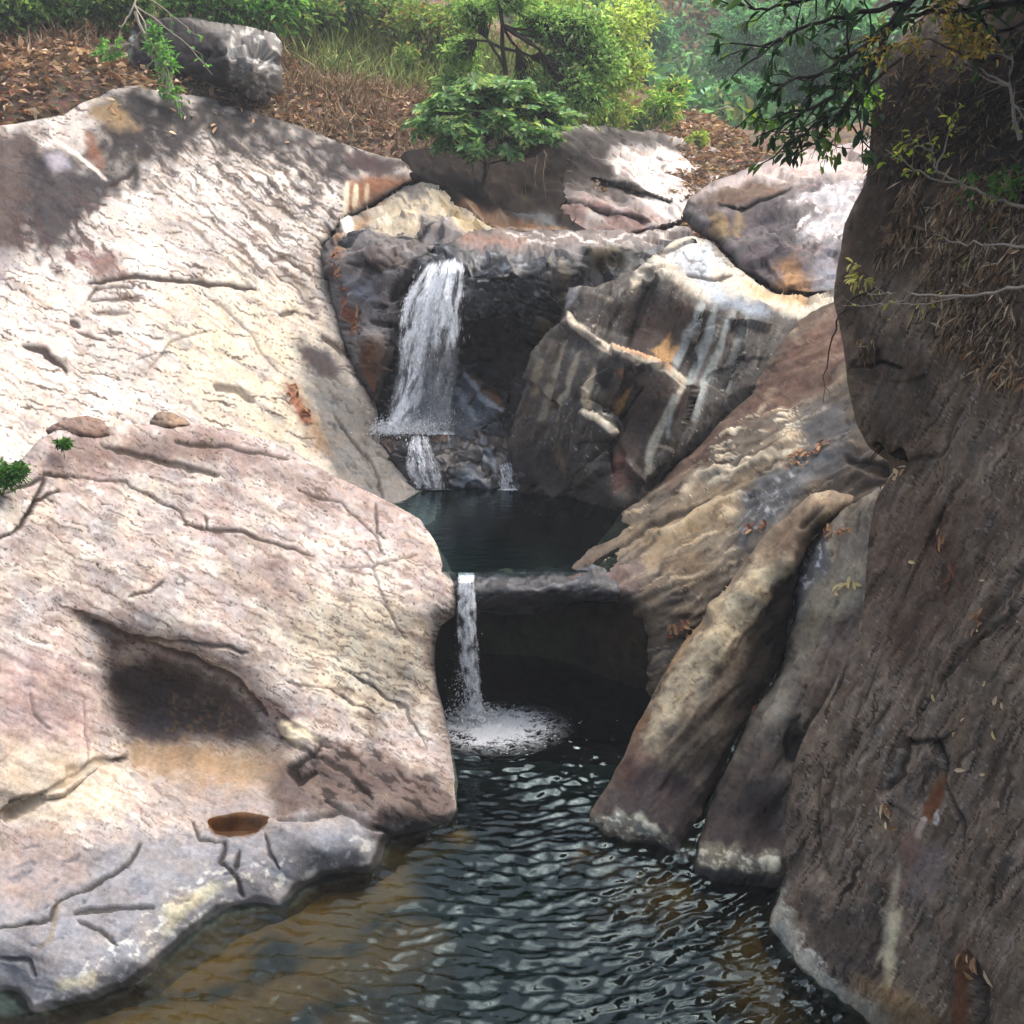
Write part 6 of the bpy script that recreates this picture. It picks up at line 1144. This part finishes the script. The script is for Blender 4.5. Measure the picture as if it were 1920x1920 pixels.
fallen('wall', [(1830,680),(1870,700),(1915,710)], 34, 14, 'dry leaf heaped under the hanging grass mat', 13, pal=(0, 1, 3, 4))
fallen('wall', [(1670,1000),(1850,1050),(1900,1100),(1860,1400),(1700,1330)], 14, 50, 'single cream leaf scattered on the dark wall', 14, pal=(3, 5), size=.06)
fallen('rockJ', [(640,470),(628,490),(650,545),(655,590),(665,620)], 40, 6, 'orange leaf in the gully beside the tall waterfall', 15, size=.13, pal=(0, 2, 4))
fallen('slab', [(545,730),(560,765),(578,795)], 16, 5, 'orange leaf in the groove low on the pale rock face', 16, size=.13, pal=(0, 2))
fallen('slab', [(190,220),(290,215),(420,230),(560,260)], 22, 22, 'pale leaf scattered on the dark crust of the rock face', 17, size=.14, pal=(1, 3))

# leaf litter and dry scrub over the hillside
def litter(name, label, n, xr, yr, size, cols, seed, up=.3, aspect=.5):
    r = np.random.default_rng(seed); x = xr[0] + r.random(n) * (xr[1] - xr[0]); y = yr[0] + r.random(n) ** 1.3 * (yr[1] - yr[0]); z = hill_z(x, y)
    B = np.c_[x, y, z + .03 + .06 * r.random(n)]; D = unit(np.c_[r.normal(size=(n, 2)), r.normal(size=n) * up]); U = unit(np.c_[r.normal(size=(n, 2)) * .5, np.ones(n)])
    s = size * (.5 + r.random(n)); V, Q, kv = leaf_geo(B, D, U, s, s * aspect, .25, .1); o = mesh_obj(name, V, Q, DRY, cols=np.repeat(col_var(n, cols, r, .3), kv, 0), smooth=False)
    return tag(o, label, 'leaf litter', kind='stuff')
def litter_up(name, label, n, xr, yr, size, hgt, cols, seed):
    r = np.random.default_rng(seed); x = xr[0] + r.random(n) * (xr[1] - xr[0]); y = yr[0] + r.random(n) * (yr[1] - yr[0])
    lump = np.clip(.5 + 1.2 * fbm(np.c_[x * .35, y * .35, np.zeros(n)], 3), 0, 1.4); z = hill_z(x, y); B = np.c_[x, y, z + hgt * lump * r.random(n)]
    D = unit(r.normal(size=(n, 3))); U = unit(np.c_[r.normal(size=(n, 2)) * .6, np.ones(n)]); s = size * (.5 + r.random(n)); V, Q, kv = leaf_geo(B, D, U, s, s * .5, .25, .1)
    cv = col_var(n, cols, r, .25); br = sstep(.1, .5, fbm(np.c_[x * .22 + 7, y * .22, np.zeros(n)], 3))[:, None]; cv = cv * (1 - br) + col_var(n, ('#8a7262', '#75604f', '#9a8474'), r, .25) * br
    return tag(mesh_obj(name, V, Q, LEAF, cols=np.repeat(cv, kv, 0), smooth=False), label, 'undergrowth', kind='stuff')
litter('leaf_litter', 'carpet of dry brown leaves over the hillside above the rocks', 46000, (-13, 6), (18, 34), .17, ('#a5886e', '#bda18a', '#86705e', '#d4bca4', '#967a64', '#6a584a', '#9a6c54'), 1)
def scrub(name, label, n, xr, yr, ln, cols, seed, wd=.012, clump=.8):
    r = np.random.default_rng(seed); k = max(4, n // 60); cx = xr[0] + r.random(k) * (xr[1] - xr[0]); cy_ = yr[0] + r.random(k) * (yr[1] - yr[0]); w = r.integers(0, k, n)
    x = cx[w] + r.normal(size=n) * clump * .35; y = cy_[w] + r.normal(size=n) * clump * .35; z = hill_z(x, y); s = ln * (.4 + r.random(n))
    D = unit(np.c_[r.normal(size=(n, 2)) * .55, np.ones(n)]); V, Q, kv = leaf_geo(np.c_[x, y, z], D, unit(r.normal(size=(n, 3))), s, np.full(n, wd * 2), .1, .35)
    return tag(mesh_obj(name, V, Q, DRY, cols=np.repeat(col_var(n, cols, r, .3), kv, 0), smooth=False), label, 'scrub', kind='stuff')
scrub('dry_scrub', 'brown dry scrub and twigs tangled over the hillside', 12000, (-9.5, -.6), (21.5, 31), .38, DR + ('#6a6040',), 2)
scrub('hill_grass', 'long green grass blades on the slope behind the broadleaf shrub', 6000, (-5, 1.2), (25, 32), .7, ('#6f8042', '#87955a', '#55703a', '#9aa060'), 3, .018)
litter_up('undergrowth', 'dull green and brown undergrowth covering the far valley slopes', 60000, (-24, 30), (36, 80), .5, 1.6, GB + GD, 4)
# ------------------------------------------------------------------ hazy air of the valley
def haze(density):
    x0, x1, y0, y1, z0_, z1 = -50., 50., -10., 94., -5., 50.
    V = np.array([(x, y, z) for z in (z0_, z1) for y in (y0, y1) for x in (x0, x1)])
    Fh = np.array([[0, 2, 3, 1], [4, 5, 7, 6], [0, 1, 5, 4], [2, 6, 7, 3], [0, 4, 6, 2], [1, 3, 7, 5]])
    g = NT('haze_air'); pv = g.n('VolumePrincipled'); pv.inputs['Color'].default_value = (.93, .96, 1, 1); pv.inputs['Density'].default_value = density; g.l(pv.outputs[0], g.out.inputs['Volume'])
    tag(mesh_obj('haze', V, Fh, g.m, smooth=False), 'pale hazy air filling the valley', 'haze', kind='stuff')
haze(.0019)
